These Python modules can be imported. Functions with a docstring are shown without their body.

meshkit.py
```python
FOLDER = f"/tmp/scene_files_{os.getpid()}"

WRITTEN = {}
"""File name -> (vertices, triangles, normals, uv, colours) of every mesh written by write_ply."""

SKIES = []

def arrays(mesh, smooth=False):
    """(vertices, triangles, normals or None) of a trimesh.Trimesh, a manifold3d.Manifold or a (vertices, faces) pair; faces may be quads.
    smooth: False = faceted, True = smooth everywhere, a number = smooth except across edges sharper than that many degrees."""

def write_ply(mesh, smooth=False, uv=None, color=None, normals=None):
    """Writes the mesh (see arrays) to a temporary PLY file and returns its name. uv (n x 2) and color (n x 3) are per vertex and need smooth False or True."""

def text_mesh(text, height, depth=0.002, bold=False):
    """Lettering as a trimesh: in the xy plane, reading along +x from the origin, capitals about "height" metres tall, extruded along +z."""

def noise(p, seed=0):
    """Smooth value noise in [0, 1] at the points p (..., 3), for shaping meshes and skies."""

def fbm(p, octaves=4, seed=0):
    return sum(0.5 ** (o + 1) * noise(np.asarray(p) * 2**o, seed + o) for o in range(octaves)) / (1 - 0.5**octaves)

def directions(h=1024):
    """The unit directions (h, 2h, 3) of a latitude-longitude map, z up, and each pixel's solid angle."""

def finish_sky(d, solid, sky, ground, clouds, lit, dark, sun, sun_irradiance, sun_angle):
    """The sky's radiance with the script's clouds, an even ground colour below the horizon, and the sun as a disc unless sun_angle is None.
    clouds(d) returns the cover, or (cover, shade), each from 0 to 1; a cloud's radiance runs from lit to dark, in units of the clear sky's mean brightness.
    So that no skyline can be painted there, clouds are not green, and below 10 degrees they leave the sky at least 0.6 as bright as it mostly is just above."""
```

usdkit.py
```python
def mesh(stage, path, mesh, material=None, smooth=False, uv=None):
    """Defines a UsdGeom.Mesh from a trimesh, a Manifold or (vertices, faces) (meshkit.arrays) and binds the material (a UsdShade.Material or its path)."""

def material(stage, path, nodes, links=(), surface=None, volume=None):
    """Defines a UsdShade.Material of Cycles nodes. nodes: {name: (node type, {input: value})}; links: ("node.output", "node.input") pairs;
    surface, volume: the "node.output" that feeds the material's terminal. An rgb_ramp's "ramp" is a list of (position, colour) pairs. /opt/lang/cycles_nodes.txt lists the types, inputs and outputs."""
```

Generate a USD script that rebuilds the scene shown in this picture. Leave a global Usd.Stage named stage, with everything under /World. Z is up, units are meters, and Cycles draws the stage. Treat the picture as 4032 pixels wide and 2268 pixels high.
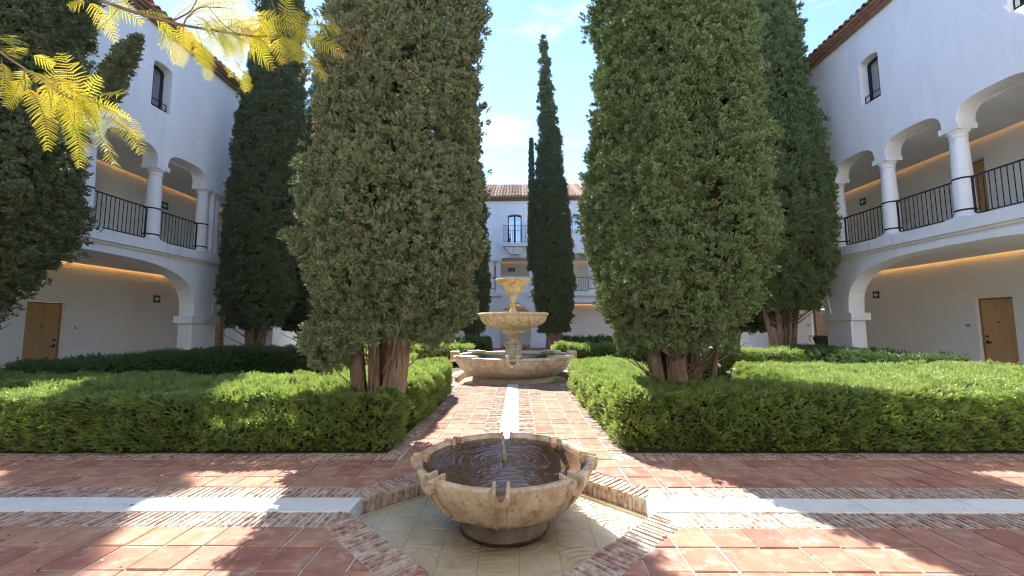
import math, random
import numpy as np, trimesh, shapely, usdkit, meshkit
from shapely.geometry import Polygon, box as sbox, Point
from scipy.spatial.transform import Rotation
from pxr import Usd, UsdGeom, UsdLux, UsdShade, Gf, Sdf, Vt

stage = Usd.Stage.CreateInMemory()
UsdGeom.SetStageUpAxis(stage, 'Z'); UsdGeom.SetStageMetersPerUnit(stage, 1.0)
W = UsdGeom.Xform.Define(stage, '/World')
stage.SetDefaultPrim(W.GetPrim())
UsdGeom.Scope.Define(stage, '/World/Looks')
PI = math.pi

# ------------------------------------------------------------------ camera, sky, sun, exposure
EXPOSURE = 2.28
SUN_AZ, SUN_EL = math.radians(-24.0), math.radians(49.0)          # azimuth from +y towards +x
SUN_INT, SKY_STR = 0.78, 0.115
cam = UsdGeom.Camera.Define(stage, '/World/camera')
cam.CreateHorizontalApertureAttr(36.0); cam.CreateFocalLengthAttr(36.0 * 1615.2 / 4032)
cam.CreateExposureAttr(EXPOSURE); cam.CreateClippingRangeAttr(Gf.Vec2f(0.05, 2000))
yaw, pit, rol = .0139, .0911, -.0043
F = np.array([-math.sin(yaw) * math.cos(pit), math.cos(yaw) * math.cos(pit), math.sin(pit)])
R0 = np.array([math.cos(yaw), math.sin(yaw), 0]); U0 = np.cross(R0, F)
R1 = math.cos(rol) * R0 + math.sin(rol) * U0; U1 = -math.sin(rol) * R0 + math.cos(rol) * U0
cam.AddTransformOp().Set(Gf.Matrix4d(*R1, 0, *U1, 0, *(-F), 0, 0, 0, 1.6, 1))

sx, sy, sz = math.sin(SUN_AZ) * math.cos(SUN_EL), math.cos(SUN_AZ) * math.cos(SUN_EL), math.sin(SUN_EL)
sun = UsdLux.DistantLight.Define(stage, '/World/sun')
sun.CreateIntensityAttr(SUN_INT); sun.CreateAngleAttr(0.5); sun.CreateNormalizeAttr(True); sun.CreateColorAttr(Gf.Vec3f(1.0, 0.955, 0.88))
zax = np.array([sx, sy, sz]); xax = np.cross([0, 0, 1], zax); xax /= np.linalg.norm(xax); yax = np.cross(zax, xax)
sun.AddTransformOp().Set(Gf.Matrix4d(*xax, 0, *yax, 0, *zax, 0, 0, 0, 0, 1))
dome = UsdLux.DomeLight.Define(stage, '/World/sky')
dome.GetPrim().SetCustomDataByKey('kind', 'structure')
sky_mat = usdkit.material(stage, '/World/Looks/sky', {
    'sky': ('sky_texture', {'sky_type': 'single_scattering', 'sun_disc': False, 'sun_elevation': SUN_EL, 'sun_rotation': math.atan2(sx, sy), 'altitude': 3000.0, 'air_density': 1.0, 'aerosol_density': 0.02, 'ozone_density': 2.0}),
    'tc': ('texture_coordinate', {}),
    'map': ('mapping', {'scale': (1.0, 1.6, 4.5), 'rotation': (0.0, 0.25, 0.5), 'location': (0.35, 0.0, 0.62)}),
    'n1': ('noise_texture', {'scale': 2.3, 'detail': 9.0, 'roughness': 0.62, 'distortion': 0.6}),
    'r1': ('map_range', {'from_min': 0.54, 'from_max': 0.80, 'to_min': 0.0, 'to_max': 0.8, 'clamp': True}),
    'cl': ('mix_color', {'b': (3.2, 3.3, 3.5), 'use_clamp': False}),
    'bg': ('background_shader', {'strength': SKY_STR})},
    [('tc.generated', 'map.vector'), ('map.vector', 'n1.vector'), ('n1.fac', 'r1.value'), ('r1.result', 'cl.fac'), ('sky.color', 'cl.a'), ('cl.result', 'bg.color')], surface='bg.background')
UsdShade.MaterialBindingAPI.Apply(dome.GetPrim()).Bind(sky_mat)

# ------------------------------------------------------------------ helpers
used = {}
def numbered(path):
    if path not in used and not stage.GetPrimAtPath(path):
        used[path] = 0; return path
    while True:
        used[path] = used.get(path, 0) + 1
        p = '%s_%03d' % (path, used[path])
        if not stage.GetPrimAtPath(p): return p
def ppath(parent): return '/World' if parent is None else str(parent.GetPath())
def tag(o, label=None, cat=None, group=None, kind=None):
    for k, v in (('label', label), ('category', cat), ('group', group), ('kind', kind)):
        if v: o.SetCustomDataByKey(k, v)
    return o
def thing(name, label=None, cat=None, group=None, kind=None, parent=None, loc=None, rotz=0.0):
    x = UsdGeom.Xform.Define(stage, numbered(ppath(parent) + '/' + name))
    if loc is not None: x.AddTranslateOp().Set(Gf.Vec3d(*map(float, loc)))
    if rotz: x.AddRotateZOp().Set(float(rotz))
    return tag(x.GetPrim(), label, cat, group, kind)
class MB:
    def __init__(s): s.v, s.f, s.n = [], [], 0
    def add(s, v, f):
        v = np.asarray(v, float).reshape(-1, 3); f = np.asarray(f, int)
        if f.shape[1] == 4: f = np.vstack([f[:, [0, 1, 2]], f[:, [0, 2, 3]]])
        s.v.append(v); s.f.append(f + s.n); s.n += len(v); return s
    def tm(s, m): return s.add(m.vertices, m.faces)
    def box(s, x0, x1, y0, y1, z0, z1):
        v = [(x, y, z) for x in (x0, x1) for y in (y0, y1) for z in (z0, z1)]
        return s.add(v, [(0, 1, 3, 2), (4, 6, 7, 5), (0, 4, 5, 1), (2, 3, 7, 6), (0, 2, 6, 4), (1, 5, 7, 3)])
    def tube(s, pts, rad, n=6, cap=True):
        pts = np.asarray(pts, float); rad = np.broadcast_to(np.asarray(rad, float), (len(pts),))
        t = np.gradient(pts, axis=0); t /= np.linalg.norm(t, axis=1, keepdims=True) + 1e-12
        ref = np.array([0, 0, 1.0]) if abs(t[0][2]) < .9 else np.array([1.0, 0, 0])
        vs = []
        u = np.cross(t[0], ref); u /= np.linalg.norm(u)
        for p, d, r in zip(pts, t, rad):
            u = u - d * (u @ d); u /= np.linalg.norm(u); w = np.cross(d, u)
            a = np.arange(n) * 2 * PI / n
            vs.append(p + r * (np.cos(a)[:, None] * u + np.sin(a)[:, None] * w))
        k = len(pts); v = np.vstack(vs + [pts[:1], pts[-1:]]); f = []
        for i in range(k - 1):
            for j in range(n):
                a, b = i * n + j, i * n + (j + 1) % n
                f += [(a, b, b + n), (a, b + n, a + n)]
        if cap:
            for j in range(n):
                f += [(k * n, (j + 1) % n, j), (k * n + 1, (k - 1) * n + j, (k - 1) * n + (j + 1) % n)]
        return s.add(v, f)
    def out(s): return np.vstack(s.v), np.vstack(s.f)
    def map(s, fn):
        v, f = s.out(); b = MB(); b.add(*fn(v, f)); return b
def obj(name, m, mat, parent=None, smooth=False, fn=None, **kw):
    if isinstance(m, MB): m = m.out()
    elif isinstance(m, trimesh.Trimesh): m = (m.vertices, m.faces)
    if fn: m = fn(np.asarray(m[0], float), np.asarray(m[1], int))
    p = usdkit.mesh(stage, numbered(ppath(parent) + '/' + name), m, M[mat] if isinstance(mat, str) else mat, smooth=smooth).GetPrim()
    return tag(p, **kw)
def extr(poly, z0, z1):
    ms = []
    for g in getattr(poly, 'geoms', [poly]):
        if g.geom_type != 'Polygon' or g.area < 1e-6: continue
        m = trimesh.creation.extrude_polygon(g, z1 - z0, engine='earcut'); m.apply_translation((0, 0, z0)); ms.append(m)
    return trimesh.util.concatenate(ms)
def lathe(prof, n=48, a0=0.0, mod=None):
    prof = np.asarray(prof, float); k = len(prof); a = a0 + np.arange(n) * 2 * PI / n
    r = prof[:, 0][:, None] * np.ones(n)
    if mod is not None: r = mod(r, a[None, :], prof[:, 1][:, None])
    v = np.stack([r * np.cos(a), r * np.sin(a), np.broadcast_to(prof[:, 1][:, None], r.shape)], -1).reshape(-1, 3); f = []
    for i in range(k - 1):
        for j in range(n):
            p, q = i * n + j, i * n + (j + 1) % n
            f += [(p, q, q + n), (p, q + n, p + n)]
    return v, np.array(f)
def slab(poly, z0, z1, bev=.004, tilt=(0, 0), dz=0):
    """A prism on a convex polygon with chamfered upper edges."""
    c = np.array(poly.exterior.coords)[:-1]
    if not poly.exterior.is_ccw: c = c[::-1]
    keep = np.linalg.norm(c - np.roll(c, 1, 0), axis=1) > 1e-4; c = c[keep]; n = len(c)
    if n < 3: return None
    ce = c.mean(0); dist = np.maximum(np.linalg.norm(c - ce, axis=1), 1e-6)[:, None]
    ins = ce + (c - ce) * np.maximum(1 - 1.35 * bev / dist, .3)
    zt = lambda q: z1 + dz + (q - ce) @ np.array(tilt)
    v = np.vstack([np.c_[c, np.full(n, z0)], np.c_[c, zt(c) - bev], np.c_[ins, zt(ins)], [[ce[0], ce[1], z1 + dz]]]); f = []
    for j in range(n):
        k = (j + 1) % n
        f += [(j, k, n + k), (j, n + k, n + j), (n + j, n + k, 2 * n + k), (n + j, 2 * n + k, 2 * n + j), (3 * n, 2 * n + j, 2 * n + k)]
    return v, np.array(f)
def polys(p):
    return [g for g in getattr(p, 'geoms', [p]) if g.geom_type == 'Polygon' and g.area > 2e-4]

# ------------------------------------------------------------------ materials
M = {}
def mat(name, nodes, links, surface='p.BSDF', **kw):
    M[name] = usdkit.material(stage, '/World/Looks/' + name, nodes, links, surface=surface, **kw); return M[name]
def simple(name, color, rough=.6, spec=.3, metal=0.0, **kw):
    return mat(name, {'p': ('principled_bsdf', {'base_color': color, 'roughness': rough, 'specular_ior_level': spec, 'metallic': metal, **kw})}, [])
def noisy(name, c1, c2, scale=3.0, rough=.8, detail=6.0, stretch=(1, 1, 1), lo=.35, hi=.65, bump=0.0, bscale=60.0, bdist=.004, c3=None, s3=12.0, lo3=.55, hi3=.7, spec=.3, bstretch=None):
    n = {'g': ('geometry', {}), 'm': ('mapping', {'scale': stretch}), 'n': ('noise_texture', {'scale': scale, 'detail': detail, 'roughness': .6}),
         'r': ('rgb_ramp', {'ramp': [(lo, c1), (hi, c2)]}), 'p': ('principled_bsdf', {'roughness': rough, 'specular_ior_level': spec})}
    l = [('g.position', 'm.vector'), ('m.vector', 'n.vector'), ('n.fac', 'r.fac')]; out = 'r.color'
    if c3 is not None:
        n['n3'] = ('noise_texture', {'scale': s3, 'detail': 5.0, 'roughness': .65}); n['r3'] = ('map_range', {'from_min': lo3, 'from_max': hi3, 'clamp': True}); n['mx'] = ('mix_color', {'b': c3})
        l += [('m.vector', 'n3.vector'), ('n3.fac', 'r3.value'), ('r3.result', 'mx.fac'), (out, 'mx.a')]; out = 'mx.result'
    l.append((out, 'p.base_color'))
    if bump:
        n['nb'] = ('noise_texture', {'scale': bscale, 'detail': 6.0, 'roughness': .65}); n['b'] = ('bump', {'strength': bump, 'distance': bdist})
        l += [('nb.fac', 'b.height'), ('b.normal', 'p.normal')]
        if bstretch is not None:
            n['mb'] = ('mapping', {'scale': bstretch}); l += [('g.position', 'mb.vector'), ('mb.vector', 'nb.vector')]
        else: l.append(('g.position', 'nb.vector'))
    return mat(name, n, l)
noisy('plaster', (.80, .795, .78), (.85, .845, .835), scale=.9, bump=.35, bscale=28, bdist=.01, c3=(.735, .725, .705), s3=3.2, lo3=.50, hi3=.84, stretch=(1, 1, .22))
noisy('plaster_inner', (.79, .765, .715), (.83, .81, .765), scale=.8, bump=.25, bscale=40, bdist=.006)
noisy('trim', (.78, .775, .76), (.82, .815, .80), scale=2.0, bump=.2, bscale=40, bdist=.006, c3=(.58, .57, .54), s3=4.0, lo3=.56, hi3=.78, stretch=(1, 1, .3))
TT = [(.345, .172, .120), (.36, .185, .130), (.305, .145, .108), (.375, .215, .143), (.33, .178, .132)]
for i, c in enumerate(TT):
    c = np.array(c)
    noisy('terracotta_%d' % i, tuple(c * .82), tuple(np.minimum(c * 1.15, 1)), scale=5.5, rough=.88, spec=.12, c3=(.50, .39, .31), s3=7.0, lo3=.52, hi3=.82, bump=.5, bscale=55, bdist=.004)
BB = [(.29, .135, .095), (.33, .19, .14), (.39, .28, .215), (.27, .155, .12)]
for i, c in enumerate(BB):
    c = np.array(c)
    noisy('brick_%d' % i, tuple(c * .8), tuple(c * 1.12), scale=22, rough=.92, spec=.1, c3=(.55, .47, .39), s3=14, lo3=.42, hi3=.66, bump=.6, bscale=110, bdist=.004)
noisy('mortar', (.44, .385, .315), (.55, .49, .41), scale=9, rough=.95, spec=.08, bump=.5, bscale=130, bdist=.003)
noisy('marble', (.66, .66, .64), (.75, .75, .73), scale=3.5, rough=.38, c3=(.46, .48, .50), s3=5.0, lo3=.57, hi3=.74, stretch=(1.0, 1.7, 1), bump=.1, bscale=30, bdist=.002, spec=.45)
noisy('pool_stone', (.64, .565, .42), (.75, .69, .56), scale=3, rough=.6, c3=(.50, .38, .18), s3=2.6, lo3=.56, hi3=.75)
noisy('gallery_stone', (.50, .45, .37), (.58, .53, .45), scale=3, rough=.6)
noisy('soil', (.075, .05, .035), (.13, .085, .055), scale=14, rough=.95, bump=.8, bscale=40, bdist=.02)
noisy('dusty_ground', (.40, .28, .21), (.46, .34, .26), scale=4, rough=.95)
# limestone with rusty streaks running down it
def stone(name, base, light, rust, dark, amount, dk):
    mat(name, {
        'g': ('geometry', {}), 'mv': ('mapping', {'scale': (1, 1, .16)}), 'ms': ('mapping', {'scale': (1, 1, 1)}),
        'n1': ('noise_texture', {'scale': 6.0, 'detail': 7.0, 'roughness': .62}), 'r1': ('rgb_ramp', {'ramp': [(.36, base), (.62, light)]}),
        'n2': ('noise_texture', {'scale': 7.5, 'detail': 5.0, 'roughness': .6}), 'r2': ('map_range', {'from_min': .50, 'from_max': .68, 'to_max': amount, 'clamp': True}), 'm2': ('mix_color', {'b': rust}),
        'n3': ('noise_texture', {'scale': 16.0, 'detail': 7.0, 'roughness': .7}), 'r3': ('map_range', {'from_min': .54, 'from_max': .70, 'to_max': dk, 'clamp': True}), 'm3': ('mix_color', {'b': dark}),
        'nb': ('noise_texture', {'scale': 70.0, 'detail': 6.0, 'roughness': .7}), 'b': ('bump', {'strength': .6, 'distance': .006}),
        'p': ('principled_bsdf', {'roughness': .72, 'specular_ior_level': .35})},
        [('g.position', 'mv.vector'), ('g.position', 'ms.vector'), ('ms.vector', 'n1.vector'), ('n1.fac', 'r1.fac'), ('mv.vector', 'n2.vector'), ('n2.fac', 'r2.value'), ('r2.result', 'm2.fac'), ('r1.color', 'm2.a'),
         ('ms.vector', 'n3.vector'), ('n3.fac', 'r3.value'), ('r3.result', 'm3.fac'), ('m2.result', 'm3.a'), ('m3.result', 'p.base_color'), ('g.position', 'nb.vector'), ('nb.fac', 'b.height'), ('b.normal', 'p.normal')])
stone('bowl_stone', (.40, .285, .175), (.62, .49, .345), (.30, .145, .050), (.15, .10, .06), .95, .85)
stone('foot_stone', (.12, .095, .07), (.19, .155, .115), (.15, .105, .065), (.075, .06, .045), .8, .8)
stone('fountain_stone', (.54, .435, .31), (.70, .60, .46), (.45, .28, .12), (.30, .21, .13), .7, .5)
stone('rusty_stone', (.64, .50, .29), (.74, .62, .42), (.46, .20, .04), (.32, .14, .05), .95, .45)
simple('basin_lining', (.38, .26, .16), .7); simple('algae_lining', (.17, .19, .13), .7)
simple('iron', (.018, .016, .016), .5, .4); simple('brass', (.42, .34, .2), .4, .5, 0.6)
def water(name, tint, bump, scale):
    mat(name, {'g': ('geometry', {}), 'n': ('noise_texture', {'scale': scale, 'detail': 3.0, 'roughness': .55}), 'b': ('bump', {'strength': bump, 'distance': .01}),
               't': ('transparent_bsdf', {'color': tint}), 'gl': ('glossy_bsdf', {'color': (1, 1, 1), 'roughness': .03}), 'fr': ('fresnel', {'IOR': 1.33}), 'mx': ('mix_closure', {})},
        [('g.position', 'n.vector'), ('n.fac', 'b.height'), ('b.normal', 'gl.normal'), ('fr.fac', 'mx.fac'), ('t.BSDF', 'mx.closure1'), ('gl.BSDF', 'mx.closure2')], surface='mx.closure')
water('pool_water', (.97, .95, .90), .9, 22); water('bowl_water', (.72, .64, .54), .5, 20); water('basin_water', (.60, .68, .56), .6, 10)
simple('jet_water', (.92, .95, .97), .08, .5, transmission_weight=.85, ior=1.33)
def wood(name, a, b):
    mat(name, {'g': ('geometry', {}), 'm': ('mapping', {'scale': (14, 14, .55)}), 'n': ('noise_texture', {'scale': 1.6, 'detail': 6.0, 'roughness': .6}), 'r': ('rgb_ramp', {'ramp': [(.3, a), (.7, b)]}), 'p': ('principled_bsdf', {'roughness': .5, 'specular_ior_level': .3})},
        [('g.position', 'm.vector'), ('m.vector', 'n.vector'), ('n.fac', 'r.fac'), ('r.color', 'p.base_color')])
wood('oak', (.50, .295, .125), (.60, .385, .185)); wood('oak_dark', (.27, .13, .055), (.36, .19, .085))
simple('dark_frame', (.016, .016, .018), .45, .4); simple('black', (.006, .006, .006), .6); simple('cart_grey', (.035, .034, .034), .6); simple('linen', (.8, .8, .78), .9)
simple('room_dark', (.05, .055, .06), .9); simple('curtain', (.62, .60, .56), .9)
mat('window_glass', {'t': ('transparent_bsdf', {'color': (.55, .6, .62)}), 'gl': ('glossy_bsdf', {'roughness': .01, 'color': (.95, .97, 1)}), 'lw': ('fresnel', {'IOR': 4.0}), 'mx': ('mix_closure', {})},
    [('lw.fac', 'mx.fac'), ('t.BSDF', 'mx.closure1'), ('gl.BSDF', 'mx.closure2')], surface='mx.closure')
simple('sign_green', (.012, .11, .065), .4); simple('sign_dark', (.02, .035, .03), .4); simple('sign_white', (.8, .82, .75), .5); simple('sign_red', (.5, .03, .02), .5); simple('number_ink', (.03, .03, .03), .6)
for nm_, st_ in (('cove_glow', 2.4), ('cove_glow_dim', 1.1)): mat(nm_, {'e': ('emission', {'color': (1.0, .50, .13), 'strength': st_})}, [], surface='e.emission')
mat('lamp_off', {'p': ('principled_bsdf', {'base_color': (.7, .7, .68), 'roughness': .3})}, [])
for i, c in enumerate([(.40, .22, .13), (.47, .30, .20), (.33, .18, .115), (.52, .39, .28)]):
    c = np.array(c); noisy('clay_%d' % i, tuple(c * .75), tuple(c * 1.1), scale=6, rough=.85, c3=(.16, .12, .09), s3=11, lo3=.58, hi3=.72, bump=.4, bscale=40)
noisy('cornice', (.20, .125, .085), (.30, .195, .135), scale=8, rough=.9, bump=.5, bscale=40, bdist=.01)
def foliage(name, c1, c2, c3, s1=1.4, lo3=.55, hi3=.72, trans=.30, tval=1.6, rough=.55, spec=.35):
    mat(name, {'g': ('geometry', {}), 'n1': ('noise_texture', {'scale': 9.0, 'detail': 3.0}), 'r1': ('rgb_ramp', {'ramp': [(.32, c1), (.68, c2)]}),
               'n3': ('noise_texture', {'scale': s1, 'detail': 4.0, 'roughness': .6}), 'r3': ('map_range', {'from_min': lo3, 'from_max': hi3, 'clamp': True}), 'm3': ('mix_color', {'b': c3}),
               'p': ('principled_bsdf', {'roughness': rough, 'specular_ior_level': spec}), 't': ('translucent_bsdf', {}), 'h': ('hsv', {'value': tval, 'saturation': 1.1}), 'mx': ('mix_closure', {'fac': trans})},
        [('g.position', 'n1.vector'), ('n1.fac', 'r1.fac'), ('g.position', 'n3.vector'), ('n3.fac', 'r3.value'), ('r3.result', 'm3.fac'), ('r1.color', 'm3.a'), ('m3.result', 'p.base_color'), ('m3.result', 'h.color'), ('h.color', 't.color'),
         ('p.BSDF', 'mx.closure1'), ('t.BSDF', 'mx.closure2')], surface='mx.closure')
foliage('cypress_a', (.155, .195, .098), (.275, .320, .170), (.300, .235, .135), s1=.9, lo3=.54, hi3=.74)
foliage('cypress_b', (.130, .188, .078), (.245, .320, .140), (.255, .240, .130), s1=.9, lo3=.58, hi3=.75)
foliage('cypress_c', (.110, .145, .078), (.195, .235, .128), (.185, .180, .112), s1=1.0, lo3=.60, hi3=.80)
foliage('hedge_leaf', (.065, .110, .024), (.250, .305, .080), (.150, .205, .065), s1=2.2, trans=.48, tval=2.2, rough=.32, spec=.75)
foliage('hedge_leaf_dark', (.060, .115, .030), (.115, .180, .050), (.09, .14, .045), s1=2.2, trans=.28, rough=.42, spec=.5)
noisy('twigs', (.05, .038, .024), (.10, .075, .048), scale=8, rough=.95)
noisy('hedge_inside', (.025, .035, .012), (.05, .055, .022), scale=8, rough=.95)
noisy('bark', (.17, .112, .080), (.34, .240, .175), scale=7.5, rough=.95, stretch=(3.2, 3.2, .35), detail=8, c3=(.11, .072, .052), s3=9, lo3=.54, hi3=.68, bump=1.0, bscale=14, bdist=.03, bstretch=(3.0, 3.0, .3))
noisy('twig_bark', (.13, .085, .055), (.24, .165, .11), scale=16, rough=.9)
mat('yellow_leaf', {'g': ('geometry', {}), 'n': ('noise_texture', {'scale': 4.5, 'detail': 3.0}), 'r': ('rgb_ramp', {'ramp': [(.30, (.44, .46, .05)), (.52, (.62, .56, .045)), (.74, (.72, .50, .06))]}), 'p': ('principled_bsdf', {'roughness': .5, 'specular_ior_level': .35}), 't': ('translucent_bsdf', {}), 'mx': ('mix_closure', {'fac': .5})},
    [('g.position', 'n.vector'), ('n.fac', 'r.fac'), ('r.color', 'p.base_color'), ('r.color', 't.color'), ('p.BSDF', 'mx.closure1'), ('t.BSDF', 'mx.closure2')], surface='mx.closure')
simple('petal', (.75, .72, .62), .8); simple('garlic_leaf', (.09, .17, .04), .45)

# ------------------------------------------------------------------ ground, paving and pools
XC, YB, YF_ = -.147, 3.835, 13.2          # axis, near bowl, fountain
YB2 = 25.0                                # far bowl
HS, BW = .142, .26                        # half marble strip, brick length
OI, OO = 1.325, 1.426                     # pool octagon: inner and outer reach on the axes
DI, DO = 1.462, 1.828
def octo(cx, cy, a, d):
    b = d - a
    return Polygon([(cx + a, cy - b), (cx + a, cy + b), (cx + b, cy + a), (cx - b, cy + a), (cx - a, cy + b), (cx - a, cy - b), (cx - b, cy - a), (cx + b, cy - a)])
def squircle(cx, cy, a, n=4.5, k=64):
    t = np.arange(k) * 2 * PI / k; c, s = np.cos(t), np.sin(t)
    return Polygon(np.c_[cx + a * np.sign(c) * abs(c) ** (2 / n), cy + a * np.sign(s) * abs(s) ** (2 / n)])
pool_in, pool_in2 = octo(XC, YB, OI, DI), octo(XC, YB2, OI, DI)
fpool = squircle(XC, YF_, 1.74)
big = sbox(-400, -400, 400, 400)
holes = shapely.union_all([pool_in.buffer(.05), pool_in2.buffer(.05), fpool.buffer(.05)])
obj('ground', extr(big.difference(holes), -.30, -.045), 'dusty_ground', kind='structure')
# flower beds between the hedges
beds = shapely.union_all([sbox(sx_ * 1.42 + (XC if sx_ < 0 else XC), y0, sx_ * 10.4, y1) if sx_ > 0 else sbox(-10.4, y0, XC - 1.5, y1) for sx_ in (-1, 1) for y0, y1 in ((5.36, 12.4), (14.0, 21.2))]).difference(fpool.buffer(.5))
bm = MB()
for g in polys(beds):
    bm.tm(extr(g, -.042, -.012))
obj('flower_bed_soil', bm, 'soil', kind='structure')
cross_y0, cross_y1 = 1.4, YB + 1.245
paved = sbox(-10.9, -.4, 10.9, cross_y1 + BW + .02).union(sbox(XC - 1.52, 1.0, XC + 1.52, YF_ - .4)).union(squircle(XC, YF_, 2.15))
obj('paving_mortar', extr(paved.difference(shapely.union_all([pool_in, fpool])), -.04, -.009), 'mortar', kind='structure')
rng = np.random.default_rng(3)
def lay_tile(poly, parent, mats=5, prefix='terracotta_', z=-.0, name='tile', bev=.006, z0=-.035, dz=.0016, tl=.005, acc=None):
    for g in polys(poly):
        if g.area < 6e-4 * (1 if name == 'brick' else 3): continue
        m = slab(g.convex_hull, z0, z, bev, tuple(rng.normal(0, tl, 2)), rng.normal(0, dz))
        if m is None: continue
        k = int(rng.integers(mats))
        if acc is not None: acc.setdefault(k, MB()).add(*m)
        else: obj(name, m, '%s%d' % (prefix, k), parent)
ring_out = octo(XC, YB, OO + .30, DO)
cross = thing('cross_path', kind='structure'); central = thing('central_path', kind='structure')
J = .006
xj = sorted([XC + s_ * (HS + BW + .295 * k) for s_ in (-1, 1) for k in range(0, 24)])
rowsb = [YB + HS + BW + .281 * k for k in range(4)]
rowsf = [YB - HS - BW - .297 * k for k in range(5)]
far_acc = {}
for a, b in zip(xj[:-1], xj[1:]):
    if b - a > .4: continue
    for rows in (rowsb, rowsf):
        for y0, y1 in zip(rows[:-1], rows[1:]):
            y0, y1 = min(y0, y1), max(y0, y1)
            jx, jy = rng.normal(0, .0025, 2)
            p = sbox(a + J + jx, y0 + J + jy, b - J + jx, y1 - J + jy).difference(ring_out)
            cxm = (a + b) / 2
            ok = abs(cxm - XC) < .62 * (y0 + 2.0) * 1.35 + 1
            if not ok: continue
            if (y0 < 2.3 and True): lay_tile(p, cross, acc=far_acc)
            else: lay_tile(p, cross)
for k, b in far_acc.items(): obj('tile_patch', b, 'terracotta_%d' % k, cross, kind='stuff')
# central path
ytop = YF_ - 1.2
n_rows = int((ytop - cross_y1) / .302) + 1
for r_ in range(n_rows):
    y0, y1 = cross_y1 + .302 * r_, cross_y1 + .302 * (r_ + 1)
    for s_ in (-1, 1):
        for k in range(3):
            a, b = sorted((XC + s_ * (HS + BW + .295 * k), XC + s_ * (HS + BW + .295 * (k + 1))))
            p = sbox(a + J, y0 + J, b - J, y1 - J).difference(fpool.buffer(.05))
            lay_tile(p, central)
# the same lane goes on behind the bowl towards the camera
def bricks(strip, axis, start, stop, lo, hi, parent, clip=None, minus=None, pitch=.057, joined=None, limit=None):
    """Header bricks along a strip; axis 'x': the strip runs along x and the bricks lie across it."""
    acc = {}
    n = int((stop - start) / pitch)
    for i in range(n):
        w = pitch * rng.uniform(.46, .66); a = start + i * pitch + rng.normal(0, .002)
        e0, e1 = rng.normal(0, .004, 2)
        p = sbox(a, lo + .006 + e0, a + w, hi - .006 + e1) if axis == 'x' else sbox(lo + .006 + e0, a, hi - .006 + e1, a + w)
        if clip is not None: p = p.intersection(clip)
        if minus is not None: p = p.difference(minus)
        if p.is_empty: continue
        j = joined is not None and joined(a)
        lay_tile(p, parent, 4, 'brick_', z=-.001, name='brick', bev=.005, dz=.002, tl=.015, acc=acc if j else None)
    for k, b in acc.items(): obj('brick_run', b, 'brick_%d' % k, parent, kind='stuff')
mitre = lambda sxx, syy: Polygon([(XC + sxx * OI, YB + syy * (DI - OI)), (XC + sxx * OO, YB + syy * (HS + BW)), (XC + sxx * 14, YB + syy * (HS + BW)), (XC + sxx * 14, YB + syy * .02), (XC + sxx * OI, YB + syy * .02)])
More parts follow.
